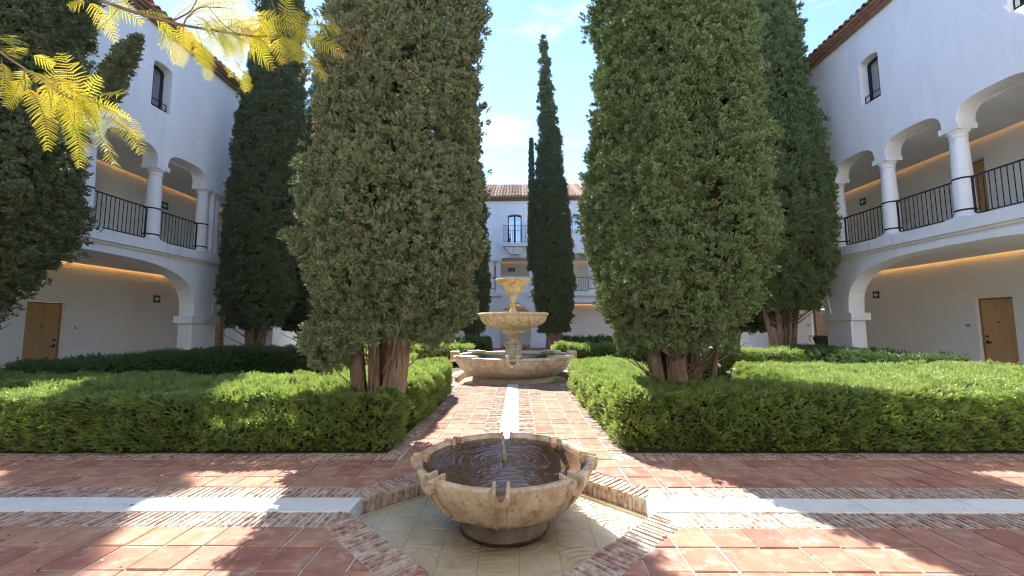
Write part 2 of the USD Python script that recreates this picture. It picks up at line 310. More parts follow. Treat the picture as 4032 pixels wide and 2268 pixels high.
for sxx, nm in ((-1, 'l'), (1, 'r')):
    border = thing('brick_border', kind='structure')
    for syy in (-1, 1):
        lo, hi = sorted((YB + syy * HS, YB + syy * (HS + BW)))
        a, b = sorted((XC + sxx * 1.30, XC + sxx * 8.6))
        bricks(border, 'x', a, b, lo, hi, border, clip=mitre(sxx, syy), joined=lambda t: abs(t - XC) > 6.2)
    lo, hi = cross_y1, cross_y1 + BW
    hb = thing('hedge_border', kind='structure')
    a, b = sorted((XC + sxx * 1.29, XC + sxx * 9.4))
    bricks(hb, 'x', a, b, lo, hi, hb, joined=lambda t: abs(t - XC) > 6.0, minus=None)
    a, b = sorted((XC + sxx * 1.287, XC + sxx * 1.50))
    bricks(hb, 'y', cross_y1 + BW, ytop, a, b, hb, joined=lambda t: t > 6.5, minus=fpool.buffer(.04))
    a, b = sorted((XC + sxx * HS, XC + sxx * (HS + BW)))
    bricks(central, 'y', YB + OI, ytop, a, b, central, joined=lambda t: t > 5.2, minus=fpool.buffer(.04), clip=Polygon([(XC + sxx * .02, YB + OI), (XC + sxx * (DI - OI), YB + OI), (XC + sxx * (HS + BW), YB + OO), (XC + sxx * (HS + BW), 40), (XC + sxx * .02, 40)]))
    a2, b2 = a, b
    bricks(central, 'y', .2, YB - OI, a, b, central, joined=lambda t: True, clip=Polygon([(XC + sxx * .02, YB - OI), (XC + sxx * (DI - OI), YB - OI), (XC + sxx * (HS + BW), YB - OO), (XC + sxx * (HS + BW), -3), (XC + sxx * .02, -3)]))
# brick ring round the pool of the bowl
pool = thing('bowl_pool', kind='structure')
for sxx in (-1, 1):
    for syy in (-1, 1):
        trap = Polygon([(XC + sxx * OI, YB + syy * (DI - OI)), (XC + sxx * OO, YB + syy * (HS + BW)), (XC + sxx * (HS + BW), YB + syy * OO), (XC + sxx * (DI - OI), YB + syy * OI)])
        d = np.array([-sxx, syy]) / math.sqrt(2); nrm = np.array([sxx, syy]) / math.sqrt(2)
        c0 = np.array([XC + sxx * DI / 2, YB + syy * DI / 2])
        t = -.98
        while t < .98:
            w = .057 * rng.uniform(.52, .72); e0, e1 = rng.normal(0, .005, 2)
            q = [c0 + d * t + nrm * (-.0 + e0 * .7), c0 + d * (t + w) + nrm * (-.0 + e0 * .7), c0 + d * (t + w) + nrm * (BW - .006 + e1), c0 + d * t + nrm * (BW - .006 + e1)]
            lay_tile(Polygon(q).intersection(trap.buffer(.006)), pool, 4, 'brick_', z=.001, z0=-.20, name='brick', bev=.006, dz=.003, tl=.02)
            t += .057
wallp = octo(XC, YB, OI + .02, DI + .03).buffer(.03).difference(octo(XC, YB, OI + .012, DI + .014))
obj('pool_wall', extr(wallp, -.22, -.010), 'mortar', pool)
obj('pool_ledge', extr(pool_in.difference(pool_in.buffer(-.028)), -.19, -.150), 'pool_stone', pool)
for i in range(-5, 6):
    for j in range(-5, 6):
        p = sbox(XC + .15 + .31 * (i - 1) + .002, YB - .06 + .31 * (j - 1) + .002, XC + .15 + .31 * i - .002, YB - .06 + .31 * j - .002).intersection(pool_in.buffer(-.004))
        for g in polys(p):
            m = slab(g.convex_hull, -.20, -.172, .002, (0, 0), rng.normal(0, .0008)); 
            if m: obj('pool_tile', m, 'pool_stone', pool)
obj('pool_bed', extr(pool_in.buffer(.03), -.24, -.176), 'mortar', pool)
def rippled(poly, z, step, centers, amp=.004, lam=.06, reach=.5, noise=.0022, seed=0, extra=None):
    x0, y0, x1, y1 = poly.bounds
    xs, ys = np.arange(x0 - step, x1 + step, step), np.arange(y0 - step, y1 + step, step)
    X, Y = np.meshgrid(xs, ys); P = np.stack([X, Y], -1)
    Z = np.zeros_like(X)
    for cx, cy, a_, l_, r_ in centers:
        rr = np.hypot(X - cx, Y - cy); Z += a_ * np.sin(2 * PI * rr / l_ + cx * 7) * np.exp(-rr / r_) * np.minimum(rr / .04, 1)
    Z += noise * (meshkit.fbm(np.stack([X * 9, Y * 9, 0 * X + seed], -1), 3, seed) - .5) * 2
    n0, n1 = X.shape; idx = np.arange(n0 * n1).reshape(n0, n1)
    f = np.stack([idx[:-1, :-1], idx[:-1, 1:], idx[1:, 1:], idx[1:, :-1]], -1).reshape(-1, 4)
    cen = np.stack([(X[:-1, :-1] + step / 2).ravel(), (Y[:-1, :-1] + step / 2).ravel()], -1)
    f = f[shapely.contains_xy(poly, cen[:, 0], cen[:, 1])]
    v = np.stack([X, Y, Z + z], -1).reshape(-1, 3)
    uniq, inv = np.unique(f, return_inverse=True)
    return v[uniq], inv.reshape(f.shape)
falls = [(XC + .95 * math.cos(a), YB + .95 * math.sin(a), .0080, .058, .30) for a in np.arange(8) * PI / 4]
obj('water', rippled(pool_in.buffer(.006), -.140, .012, falls, seed=4, noise=.0065), 'pool_water', pool, smooth=True)
# marble strips
strip = thing('marble_strip', kind='structure')
def marble_run(axis, a, b, fixed, piece=.95):
    t = a
    while t < b - .02:
        e = min(t + piece * rng.uniform(.92, 1.08), b)
        p = sbox(t + .0028, fixed - HS + .004, e - .0028, fixed + HS - .004) if axis == 'x' else sbox(fixed - HS + .004, t + .0028, fixed + HS - .004, e - .0028)
        p = p.difference(fpool.buffer(.03))
        for g in polys(p):
            m = slab(g.convex_hull, -.21 if (axis == 'x' and min(abs(t - XC), abs(e - XC)) < 1.5) else -.035, .002, .003, tuple(rng.normal(0, .004, 2)), rng.normal(0, .001))
            obj('marble_slab', m, 'marble', strip)
        t = e
marble_run('x', XC + OI - .006, 9.6, YB); marble_run('x', -9.9, XC - OI + .006, YB); marble_run('y', YB + OI, YF_ - 1.3, XC); marble_run('y', .2, YB - OI, XC)
# pool of the tiered fountain
fp = thing('fountain_pool', kind='structure')
acc = {}
t_ = np.linspace(0, 2 * PI, 230, endpoint=False)
ring = fpool.exterior; L = ring.length
for i in range(int(L / .06)):
    s_ = i * .06; p0, p1 = np.array(ring.interpolate(s_).coords[0]), np.array(ring.interpolate(s_ + .042).coords[0])
    if p0[1] < YF_ - 1.62 and abs(p0[0] - XC) < HS: continue
    d = p1 - p0; d /= np.linalg.norm(d); n_ = np.array([d[1], -d[0]])
    q = Polygon([p0 + n_ * .0, p1 + n_ * .0, p1 + n_ * .2, p0 + n_ * .2])
    lay_tile(q, fp, 4, 'brick_', z=.001, z0=-.18, name='brick', bev=.005, acc=acc)
for k, b in acc.items(): obj('brick_ring', b, 'brick_%d' % k, fp, kind='stuff')
obj('pool_wall', extr(fpool.buffer(.06).difference(fpool.buffer(.012)), -.22, -.012), 'mortar', fp)
obj('pool_floor', extr(fpool.buffer(.03), -.24, -.17), 'pool_stone', fp)
obj('water', rippled(fpool.buffer(.008), -.085, .03, [(XC + 1.5 * math.cos(a), YF_ + 1.5 * math.sin(a), .006, .12, .4) for a in np.arange(4) * PI / 2], seed=9), 'pool_water', fp, smooth=True)
# second round of paving far behind the fountain
obj('far_path', extr(sbox(XC - 1.5, 15.2, XC + 1.5, 29.2).union(sbox(-10.9, 21.4, 10.9, 28.9)).difference(pool_in2), -.043, -.008), 'terracotta_1', kind='structure')
# litter on the tiles
lit = MB()
for _ in range(46):
    x, y = rng.uniform(-6, 5), rng.uniform(2.7, 5.2)
    if math.hypot(x - XC, y - YB) < 1.9: continue
    a = rng.uniform(0, PI); l_, w_ = rng.uniform(.008, .022), rng.uniform(.004, .009); c, s_ = math.cos(a), math.sin(a)
    lit.add([(x + c * l_, y + s_ * l_, .009), (x - s_ * w_, y + c * w_, .014), (x - c * l_, y - s_ * l_, .010), (x + s_ * w_, y - c * w_, .009)], [(0, 1, 2, 3)])
obj('fallen_petals', lit, 'petal', label='scattered pale petals and leaf crumbs on the terracotta tiles', cat='petals', kind='stuff')

lit = MB()
for _ in range(420):
    x = rng.uniform(-7, 6.5); y = cross_y1 + BW + .02 - abs(rng.normal(0, .16))
    if abs(x - XC) < 1.5: continue
    if rng.random() < .25: y = rng.uniform(2.7, 5.3)
    if math.hypot(x - XC, y - YB) < 1.95: continue
    a = rng.uniform(0, PI); l_, w_ = rng.uniform(.008, .026), rng.uniform(.003, .007); c, s_ = math.cos(a), math.sin(a)
    lit.add([(x + c * l_, y + s_ * l_, .008), (x - s_ * w_, y + c * w_, .013), (x - c * l_, y - s_ * l_, .009), (x + s_ * w_, y - c * w_, .008)], [(0, 1, 2, 3)])
obj('fallen_needles', lit, 'twigs', label='brown cypress litter lying along the foot of the near hedges', cat='litter', kind='stuff')

# ------------------------------------------------------------------ buildings
def arch_pts(c, half, zs, za, n, k=24):
    t = np.linspace(0, PI, k + 1)
    return [(c + half * np.sign(math.cos(a)) * abs(math.cos(a)) ** (2 / n), zs + (za - zs) * abs(math.sin(a)) ** (2 / n)) for a in t]
def arch_poly(c, half, z0, zs, za, n, k=24):
    return Polygon([(c + half, z0)] + arch_pts(c, half, zs, za, n, k) + [(c - half, z0)])
COLP = [(.0, .0), (.235, .0), (.235, .05), (.25, .07), (.25, .11), (.215, .14), (.205, .17), (.205, .6), (.198, 1.1), (.17, 2.08), (.168, 2.12), (.19, 2.14), (.19, 2.17), (.168, 2.19), (.17, 2.22), (.23, 2.29), (.235, 2.32), (0, 2.32)]
DEPTH = 2.8
def wing(name, label, to_world, s0, s1, arches, cols, rails, parapets, uppers, windows, doors, z_slab, z_eave, flip, led_lower, led_upper, roof_run=3.6, balcony=None, tile_range=None):
    b = thing(name, label, 'building')
    def fn(v, f):
        q = to_world(v); return q, (f[:, ::-1] if flip else f)
    def ob(nm, m, mt, parent=b, smooth=False, **kw): return obj(nm, m, mt, parent, smooth, fn=fn, **kw)
    def shell(poly, d0, d1):                      # poly in (s, z), extruded from depth d0 to d1
        m = extr(poly, d0, d1); v = np.asarray(m.vertices)[:, [0, 2, 1]]; return v, np.asarray(m.faces)[:, ::-1]
    A = [arch_poly(c, h, -.1, zs, za, n) for c, h, zs, za, n in arches]
    UO = [Polygon([(a, z_slab + .02)] + [(b_, z_slab + .02)] + arch_pts((a + b_) / 2, (b_ - a) / 2, zs, za, n)) for a, b_, zs, za, n in uppers]
    WO = [arch_poly(c, h, z0, z1 - .12, z1, 2.0, 10) for c, h, z0, z1 in windows]
    CO = [sbox(c - .24, z_slab + .02, c + .24, uppers[0][2] + .001) for c, _ in cols]
    face = sbox(s0, 0, s1, z_eave).difference(shapely.union_all(A + UO + WO + CO))
    ob('wall', shell(face, -.50, 0), 'plaster')
    for c, h, zs, za, n in arches:                # raised band round each arch
        band = arch_poly(c, h + .26, zs, zs, za + .17 if n > 2.3 else za + .26, n).difference(arch_poly(c, h, zs - 1, zs, za, n))
        ob('arch_band', shell(band, .001, .028), 'plaster')
    edges = sorted([c - h for c, h, *_ in arches] + [c + h for c, h, *_ in arches])
    zi = arches[0][2]
    piers = [(p, q) for p, q in zip(edges[1:-1:2], edges[2:-1:2]) if q - p < 2.0]
    for p, q in piers:
        ob('impost', MB().box(p - .11, q + .11, -.60, .05, zi - .24, zi), 'trim')
        ob('plinth', MB().box(p - .05, q + .05, -.55, .045, .0, .42), 'trim')
    # gallery: floors, ceilings, inner wall
    ob('floor', MB().box(s0, s1, -DEPTH, -.50, -.1, .012), 'gallery_stone')
    inner = sbox(s0, 0, s1, z_eave - .3)
    dcut = [sbox(c - w / 2, .013, c + w / 2, h) if z < 1 else sbox(c - w / 2, z_slab, c + w / 2, z_slab + h) for c, w, h, z, *_ in doors]
    ob('inner_wall', shell(inner.difference(shapely.union_all(dcut)) if dcut else inner, -DEPTH - .3, -DEPTH), 'plaster_inner')
    ob('ceiling', MB().box(s0, s1, -DEPTH + .11, -.50, led_lower + .22, z_slab - .12), 'plaster_inner')
    ob('gallery_floor', MB().box(s0, s1, -DEPTH, -.502, z_slab - .118, z_slab), 'gallery_stone')
    ob('upper_ceiling', MB().box(s0, s1, -DEPTH + .11, -.50, led_upper + .18, led_upper + .36), 'plaster_inner')
    for z in (led_lower, led_upper):
        ob('cove_slot', MB().box(s0, s1, -DEPTH, -DEPTH + .11, z + .30, z + .36), 'plaster_inner')
        ob('cove_light', MB().box(s0 + .1, s1 - .1, -DEPTH + .075, -DEPTH + .105, z + .300, z + .325), 'cove_glow' if z < 5 else 'cove_glow_dim')
    # projecting slab edge: two stepped fasciae
    for a, b_ in rails['slab']:
        ob('slab_edge', MB().box(a, b_, -.49, .13, z_slab - .30, z_slab), 'trim')
        t = a
        ob('slab_moulding', MB().box(a + .04, b_ - .04, -.49, .06, z_slab - .37, z_slab - .302), 'trim')
    # columns
    hc = [u[2] for u in uppers][0] - z_slab
    pr = np.array(COLP); pr[:, 1] *= (hc - .12) / 2.32
    for c, banded in cols:
        cv, cf = lathe(pr, 28)
        cm = MB().add(cv + [c, -.22, z_slab], cf).box(c - .245, c + .245, -.22 - .245, -.22 + .245, z_slab + hc - .125, z_slab + hc + .02)
        cm.box(c - .27, c + .27, -.49, .06, z_slab - .001, z_slab + .06)
        co = ob('column', cm, 'trim', smooth=35)
        if banded:
            for zb, rr in ((.24, .212), (1.06, .206)):
                v, f = lathe([(rr - .02, -.022), (rr, -.022), (rr, .022), (rr - .02, .022)], 28)
                ob('iron_band', MB().add(v + [c, -.22, z_slab + zb], f), 'iron', co)
    for a, b_ in rails['rails']:
        r_ = ob('railing', MB().box(a, b_, -.225, -.195, z_slab + 1.04, z_slab + 1.075).box(a, b_, -.222, -.198, z_slab + .10, z_slab + .125).box(a, a + .03, -.23, -.19, z_slab + .06, z_slab + 1.075).box(b_ - .03, b_, -.23, -.19, z_slab + .06, z_slab + 1.075), 'iron')
        n = max(2, int(round((b_ - a) / .125)))
        for i in range(1, n):
            x = a + (b_ - a) * i / n
            ob('baluster', MB().box(x - .007, x + .007, -.217, -.203, z_slab + .125, z_slab + 1.04), 'iron', r_)
    for a, b_ in parapets:
        ob('parapet', MB().box(a, b_, -.36, -.10, z_slab - .02, z_slab + 1.02).box(a - .03, b_ + .03, -.40, -.05, z_slab + 1.02, z_slab + 1.14), 'plaster')
    for (c, h, z0, z1), guard in zip(windows, [True] * len(windows)):
        tall = z1 - z0 > 2
        w = ob('window', shell(arch_poly(c, h, z0, z1 - .12, z1, 2.0, 10).difference(arch_poly(c, h - .07, z0 + .07, z1 - .15, z1 - .08, 2.0, 10)), -.34, -.28), 'dark_frame')
        ob('pane', shell(arch_poly(c, h - .068, z0 + .068, z1 - .15, z1 - .078, 2.0, 10), -.32, -.31), 'window_glass', w)
        if tall: ob('mullion', MB().box(c - .05, c + .05, -.345, -.275, z0 + .07, z1 - .085), 'dark_frame', w)
        ob('room', MB().box(c - h - .2, c + h + .2, -1.9, -.9, z0 - .3, z1 + .2), 'room_dark', w)
        ob('curtain', MB().box(c - h + .05, c - h + .30, -.52, -.49, z0 + .02, z1 - .05), 'curtain', w)
        if not tall:
            ob('guard_rail', MB().box(c - h, c + h, -.14, -.12, z0 + .30, z0 + .325).box(c - h, c + h, -.14, -.12, z0 + .10, z0 + .125).box(c - h, c - h + .02, -.14, -.12, z0 + .10, z0 + .325).box(c + h - .02, c + h, -.14, -.12, z0 + .10, z0 + .325), 'iron', w)
    if balcony:
        c, h, z = balcony
        ob('balcony_slab', MB().box(c - h, c + h, -.3, .55, z - .27, z - .02), 'trim')
        cb = [(c - h * .86, z - .27), (c + h * .86, z - .27), (c + .50, z - .52), (c + .34, z - .82), (c - .34, z - .82), (c - .50, z - .52)]
        ob('corbel', shell(Polygon(cb), .001, .42), 'trim')
        br = MB().box(c - h + .08, c + h - .08, .48, .505, z + 1.24, z + 1.265).box(c - h + .08, c + h - .08, .48, .505, z + .06, z + .085)
        for e in (c - h + .08, c + h - .105): br.box(e, e + .025, .0, .505, z + 1.24, z + 1.265).box(e, e + .025, .48, .505, z - .02, z + 1.265)
        r_ = ob('balcony_railing', br, 'iron')
        n = 13
        for i in range(1, n):
            x = c - h + .08 + (2 * h - .16) * i / n; ob('baluster', MB().box(x - .008, x + .008, .485, .50, z + .085, z + 1.24), 'iron', r_)
    # doors
    for c, w, h, z, opened, handle, number in doors:
        zz = .013 if z < 1 else z_slab + .002
        fr = MB().box(c - w / 2, c - w / 2 + .045, -DEPTH - .17, -DEPTH - .10, zz, zz + h - .02).box(c + w / 2 - .045, c + w / 2, -DEPTH - .17, -DEPTH - .10, zz, zz + h - .02).box(c - w / 2 + .045, c + w / 2 - .045, -DEPTH - .17, -DEPTH - .10, zz + h - .065, zz + h - .02)
        hh = h - .02 - (.0 if z < 1 else .0)
        d = ob('door', fr, 'oak_dark')
        if opened:
            ob('dark_room', MB().box(c - w / 2 - .3, c + w / 2 + .3, -DEPTH - 2.2, -DEPTH - 1.2, 0, h + .2), 'black', d)
            e = c + w / 2 - .05
            ob('leaf', MB().box(e - .05, e, -DEPTH - .95, -DEPTH - .14, zz + .01, zz + h - .07), 'oak_dark', d)
        else:
            n = 5; x0, x1 = c - w / 2 + .047, c + w / 2 - .047
            for i in range(n):
                ob('plank', MB().box(x0 + (x1 - x0) * i / n + .001, x0 + (x1 - x0) * (i + 1) / n - .001, -DEPTH - .16, -DEPTH - .115 + .001 * (i % 2), zz + .008, zz + h - .067), 'oak', d)
            hx = c + handle * (w / 2 - .13)
            hm = MB().tube([(hx, -DEPTH - .115, zz + 1.03), (hx, -DEPTH - .06, zz + 1.03), (hx - handle * .14, -DEPTH - .06, zz + 1.02)], .014, 6).box(hx - .03, hx + .03, -DEPTH - .115, -DEPTH - .10, zz + .98, zz + 1.08)
            ob('handle', hm, 'iron', d)
            for lx, lz, rr in ((hx, 1.2, .032), (c, 1.62, .018)):
                v, f = lathe([(0, 0), (rr, 0), (rr, .03), (0, .03)], 12); v = v[:, [0, 2, 1]] + [lx, -DEPTH - .115, zz + lz]
                ob('lock', (v, f[:, ::-1]), 'iron', d)
        if number:
            txt, ns, nz = number
            tm = meshkit.text_mesh(txt, .085, .006, bold=True); v = np.asarray(tm.vertices)
            v = v - [v[:, 0].mean(), 0, 0]
            if flip: v = v * [1, 1, 1]
            sgn = NUMSIGN[name]
            v = np.c_[ns + sgn * v[:, 0], -DEPTH + .002 + v[:, 2], nz + v[:, 1]]
            ob('number', (v, np.asarray(tm.faces) if sgn < 0 else np.asarray(tm.faces)[:, ::-1]), 'number_ink', label='room number ' + txt)
    # eaves and roof: sloping slab, cornice and rows of barrel tiles
    sl = .5; e0 = .42
    ob('cornice', MB().box(s0, s1, -.5, .16, z_eave - .002, z_eave + .09).box(s0, s1, -.5, .27, z_eave + .09, z_eave + .17), 'cornice')
    zr = z_eave + .19
    v = [(s0, e0 - .06, zr), (s1, e0 - .06, zr), (s1, -roof_run, zr + sl * (roof_run + e0)), (s0, -roof_run, zr + sl * (roof_run + e0)), (s0, e0 - .06, zr - .04), (s1, e0 - .06, zr - .04), (s1, -roof_run, z_eave), (s0, -roof_run, z_eave)]
    ob('roof', (v, np.array([(0, 3, 2), (0, 2, 1), (4, 5, 6), (4, 6, 7), (0, 1, 5), (0, 5, 4), (0, 4, 7), (0, 7, 3), (1, 2, 6), (1, 6, 5), (2, 3, 7), (2, 7, 6)])), 'clay_2')
    t0, t1 = tile_range or (s0, s1)
    n = int((t1 - t0) / .235); ncourse = int((roof_run + e0) / .36) + 1
    for i in range(n):
        x = t0 + .12 + .235 * i; m = MB()
        aa = np.linspace(0, PI, 7)
        for c in range(ncourse):
            d0 = e0 - .36 * c; d1 = d0 - .42
            jx, jz = rng.normal(0, .008), rng.normal(0, .005)
            ra, rb = .098, .082
            P0 = np.c_[x + jx + ra * np.cos(aa), np.full(7, d0), zr + sl * (e0 - d0) + .028 + jz + ra * np.sin(aa)]
            P1 = np.c_[x + jx + rb * np.cos(aa), np.full(7, d1), zr + sl * (e0 - d1) + .0 + rb * np.sin(aa)]
            P2 = np.c_[x + jx + (ra - .02) * np.cos(aa), np.full(7, d0), zr + sl * (e0 - d0) + .028 + jz + (ra - .02) * np.sin(aa)]
            f = [(j, j + 1, j + 8, j + 7) for j in range(6)] + [(j + 14, j + 15, j + 1, j) for j in range(6)]
            m.add(np.vstack([P0, P1, P2]), f)
        ob('roof_tile', m, 'clay_%d' % int(rng.integers(4)), smooth=50)
    return b, fn
NUMSIGN = {'left_wing': 1, 'right_wing': -1, 'far_wing': 1, 'near_wing': -1}
XFAC, YFAC, YNEAR = 11.2, 29.5, -1.3
left_map = lambda v: np.c_[-XFAC + v[:, 1], v[:, 0], v[:, 2]]
right_map = lambda v: np.c_[XFAC - v[:, 1], v[:, 0], v[:, 2]]
far_map = lambda v: np.c_[v[:, 0], YFAC - v[:, 1], v[:, 2]]
near_map = lambda v: np.c_[v[:, 0], YNEAR + v[:, 1], v[:, 2]]
CB = 16.35                                                          # centre of the side wings' middle bay
def side_spec(dz=0):
    arches = [(10.55, 3.47, 1.97, 3.62, 3.0), (2.0, 3.45, 1.97, 3.62, 3.0), (CB, 1.25, 1.97, 3.22, 2.0), (2 * CB - 10.55, 3.47, 1.97, 3.62, 3.0)]
    cl = [8.35, 10.38, 12.42, 14.40]
    cols = [(c, True) for c in cl] + [(14.94, False), (2 * CB - 14.94, False)] + [(2 * CB - c, True) for c in cl] + [(6.1, True)]
    up = [(a + .18, b - .18, 6.66, 7.20, 3.2) for a, b in zip([6.1] + cl[:-1], cl)]
    up += [(2 * CB - b, 2 * CB - a, z, y, n) for a, b, z, y, n in up[1:]] + [(14.94 + .16, 2 * CB - 14.94 - .16, 6.66, 7.0, 3.0)]
    rails = [(a + .21, b - .21) for a, b in zip([6.1] + cl[:-1], cl)]; rails += [(2 * CB - b, 2 * CB - a) for a, b in rails[1:]]
    return arches, cols, dict(slab=[(4.0, 15.42), (2 * CB - 15.42, 26)], rails=rails), [(15.14, 2 * CB - 15.14)], up
ar, co, ra, pa, up = side_spec()
wing('left_wing', 'white arcaded wing on the left with rooms 1 and 2, in shade behind the cypresses', left_map, -1.0, 29.4, ar, co, ra, pa, up,
     [(12.18, .34, 8.40, 9.90), (8.2, .34, 8.40, 9.90), (CB, .5, 7.5, 9.7), (20.5, .34, 8.40, 9.90)],
     [(12.0, 1.0, 2.36, 0, False, 1, ('1', 12.82, 1.55)), (19.0, 1.0, 2.36, 0, False, 1, ('2', 19.95, 1.55)), (26.7, 1.0, 2.36, 0, False, 1, None)],
     4.22, 10.95, True, 3.40, 6.95, tile_range=(8, 29.4))
wing('right_wing', 'white arcaded wing on the right with rooms 10 and 11 under red tiled eaves', right_map, -1.0, 29.4, ar, co, ra, pa, up,
     [(12.53, .35, 8.60, 10.10), (8.5, .38, 8.60, 10.10), (CB, .5, 7.5, 9.7), (20.5, .34, 8.60, 10.1)],
     [(12.27, .95, 2.36, 0, False, 1, ('11', 13.02, 1.5)), (19.32, 1.0, 2.36, 0, True, 1, ('10', 20.05, 1.5)), (12.58, .95, 2.36, 5, False, 1, None)],
     4.22, 11.2, False, 3.40, 6.95, tile_range=(7, 29.4))
CX = -.19
def end_spec():
    arches = [(CX, 1.10, 1.90, 3.20, 2.0)] + [(CX + s_ * 5.6, 3.35, 1.90, 3.22, 3.0) for s_ in (-1, 1)]
    arches.sort()
    pos = [1.22, 1.70, 3.62, 5.56, 7.5, 9.44]
    cols = [(CX + s_ * p, p > 1.5) for s_ in (-1, 1) for p in pos]
    up = [(CX - 1.06, CX + 1.06, 6.42, 6.52, 2.4)]
    for s_ in (-1, 1):
        for a, b in zip(pos[1:-1], pos[2:]):
            x0, x1 = sorted((CX + s_ * (a + .16), CX + s_ * (b - .16))); up.append((x0, x1, 6.42, 6.78, 3.0))
        x0, x1 = sorted((CX + s_ * 1.38, CX + s_ * 1.54)); up.append((x0, x1, 6.42, 6.43, 2.0))
    rails = [tuple(sorted((CX + s_ * (a + .2), CX + s_ * (b - .2)))) for s_ in (-1, 1) for a, b in zip(pos[1:-1], pos[2:])]
    slab = [tuple(sorted((CX + s_ * .98, CX + s_ * 9.7))) for s_ in (-1, 1)]
    return arches, cols, dict(slab=slab, rails=rails), [(CX - 1.04, CX + 1.04)], up
ar, co, ra, pa, up = end_spec()
wing('far_wing', 'white far wing behind the tiered fountain with tiled roof, balcony window and small arch', far_map, -11.15, 11.15, ar, co, ra, pa, up,
     [(CX, .51, 7.53, 9.72), (CX + 4.56, .34, 8.22, 9.72), (CX - 4.56, .34, 8.22, 9.72)],
     [(-2.2, .9, 2.3, 5, False, 1, None)], 4.0, 10.74, True, 3.02, 6.45, roof_run=5.6, balcony=(CX, .87, 7.53), tile_range=(-6, 8))

ar = [a for a in ar]
wing('near_wing', 'white near wing behind the viewer, facing the sun', near_map, -11.15, 11.15, ar, co, ra, pa, up,
     [(CX, .51, 7.53, 9.72)], [], 4.0, 10.74, False, 3.02, 6.45, roof_run=3.0, balcony=(CX, .87, 7.53), tile_range=(-1, 1))

# exit signs: green squares with a white arrow
ARROW = Polygon([(-.36, 0), (-.05, .30), (.08, .30), (-.10, .085), (.36, .085), (.36, -.085), (-.10, -.085), (.08, -.30), (-.05, -.30)])
def sign(label, o, right, size, group='green exit arrow signs on the gallery walls', double=False):
    o = np.array(o, float); right = np.array(right, float); nrm = np.cross(right, [0, 0, 1.0])
    t = thing('exit_sign', label, 'sign', group)
    def place(v): return o + v[:, [0]] * right + v[:, [1]] * np.array([0, 0, 1.0]) + v[:, [2]] * nrm
    wd = size * (2.0 if double else 1.0)
    m = extr(sbox(-size / 2, -size / 2, wd - size / 2, size / 2), .002, .02); obj('panel', (place(np.asarray(m.vertices)), m.faces), 'sign_dark' if double else 'sign_green', t)
    m = extr(shapely.affinity.scale(ARROW, size, size, origin=(0, 0)), .0205, .024); obj('arrow', (place(np.asarray(m.vertices)), m.faces), 'sign_white', t)
    if double:
        for dx, mt in ((.72, 'sign_white'), (1.18, 'sign_red')):
            fig = shapely.union_all([Point(dx * size, .25 * size).buffer(.09 * size), sbox((dx - .09) * size, -.05 * size, (dx + .09) * size, .15 * size), sbox((dx - .12) * size, -.36 * size, (dx - .03) * size, -.05 * size), sbox((dx + .03) * size, -.36 * size, (dx + .12) * size, -.05 * size)])
            m = extr(fig, .0205, .024); obj('figure', (place(np.asarray(m.vertices)), m.faces), mt, t)
XW = XFAC + DEPTH
sign('green exit sign with white arrow on the lower left gallery wall beside the pier', (-XW, 15.68, 2.68), (0, 1, 0), .28)
sign('green exit sign with white arrow on the upper left gallery wall between the columns', (-XW, 15.73, 6.40), (0, 1, 0), .28)
sign('green exit sign with white arrow on the lower right gallery wall left of room 11', (XW, 16.17, 2.73), (0, -1, 0), .28)
sign('green exit sign with white arrow on the upper right gallery wall behind the railing', (XW, 16.42, 6.53), (0, -1, 0), .28)
sign('dark double exit sign with arrow and figures on the far upper gallery wall', (-.62, YFAC + DEPTH, 6.0), (1, 0, 0), .27, double=True, group=None)
# spot lamp in the lower right ceiling
v, f = lathe([(0, -.02), (.05, -.02), (.07, -.012), (.07, .0), (0, 0)], 16)
t = thing('ceiling_spot', 'small round spot lamp in the ceiling of the lower right gallery', 'lamp', loc=(12.6, 11.35, 3.617)); obj('housing', (v, f), 'lamp_off', t, True); v, f = lathe([(0, -.035), (.035, -.035), (.04, -.021)], 12); obj('lens', (v, f), 'linen', t)
# housekeeping cart by the open door of room 10
t = thing('laundry_cart', 'dark grey housekeeping cart by the open door of room 10', 'cart', loc=(12.95, 17.65, .013), rotz=4)
obj('body', MB().box(-.3, .3, -.45, .45, .14, 1.06), 'cart_grey', t); obj('top', MB().box(-.32, .32, -.47, .47, 1.062, 1.10), 'cart_grey', t)
for x in (-.22, .22):
    for y in (-.36, .36):
        v, f = lathe([(0, -.02), (.06, -.02), (.06, .02), (0, .02)], 14); obj('wheel', (v[:, [2, 0, 1]] + [x, y, .07], f), 'black', t)
g = np.linspace(0, 1, 9); X, Y = np.meshgrid(g, g); cl = np.stack([-.335 - .06 * np.sin(Y * 9) * .4 - .1 * X * (1 - X), .12 + .34 * Y + .05 * np.sin(X * 7), 1.115 - .42 * X + .05 * np.sin(Y * 8) * X], -1)
idx = np.arange(81).reshape(9, 9); fq = np.stack([idx[:-1, :-1], idx[:-1, 1:], idx[1:, 1:], idx[1:, :-1]], -1).reshape(-1, 4)
ct = obj('cloth', (cl.reshape(-1, 3) * [1, 1, 1] + [12.95, 17.65, 0.0], fq), 'linen', None, True, label='crumpled white towel hanging over the edge of the dark housekeeping cart', cat='towel')

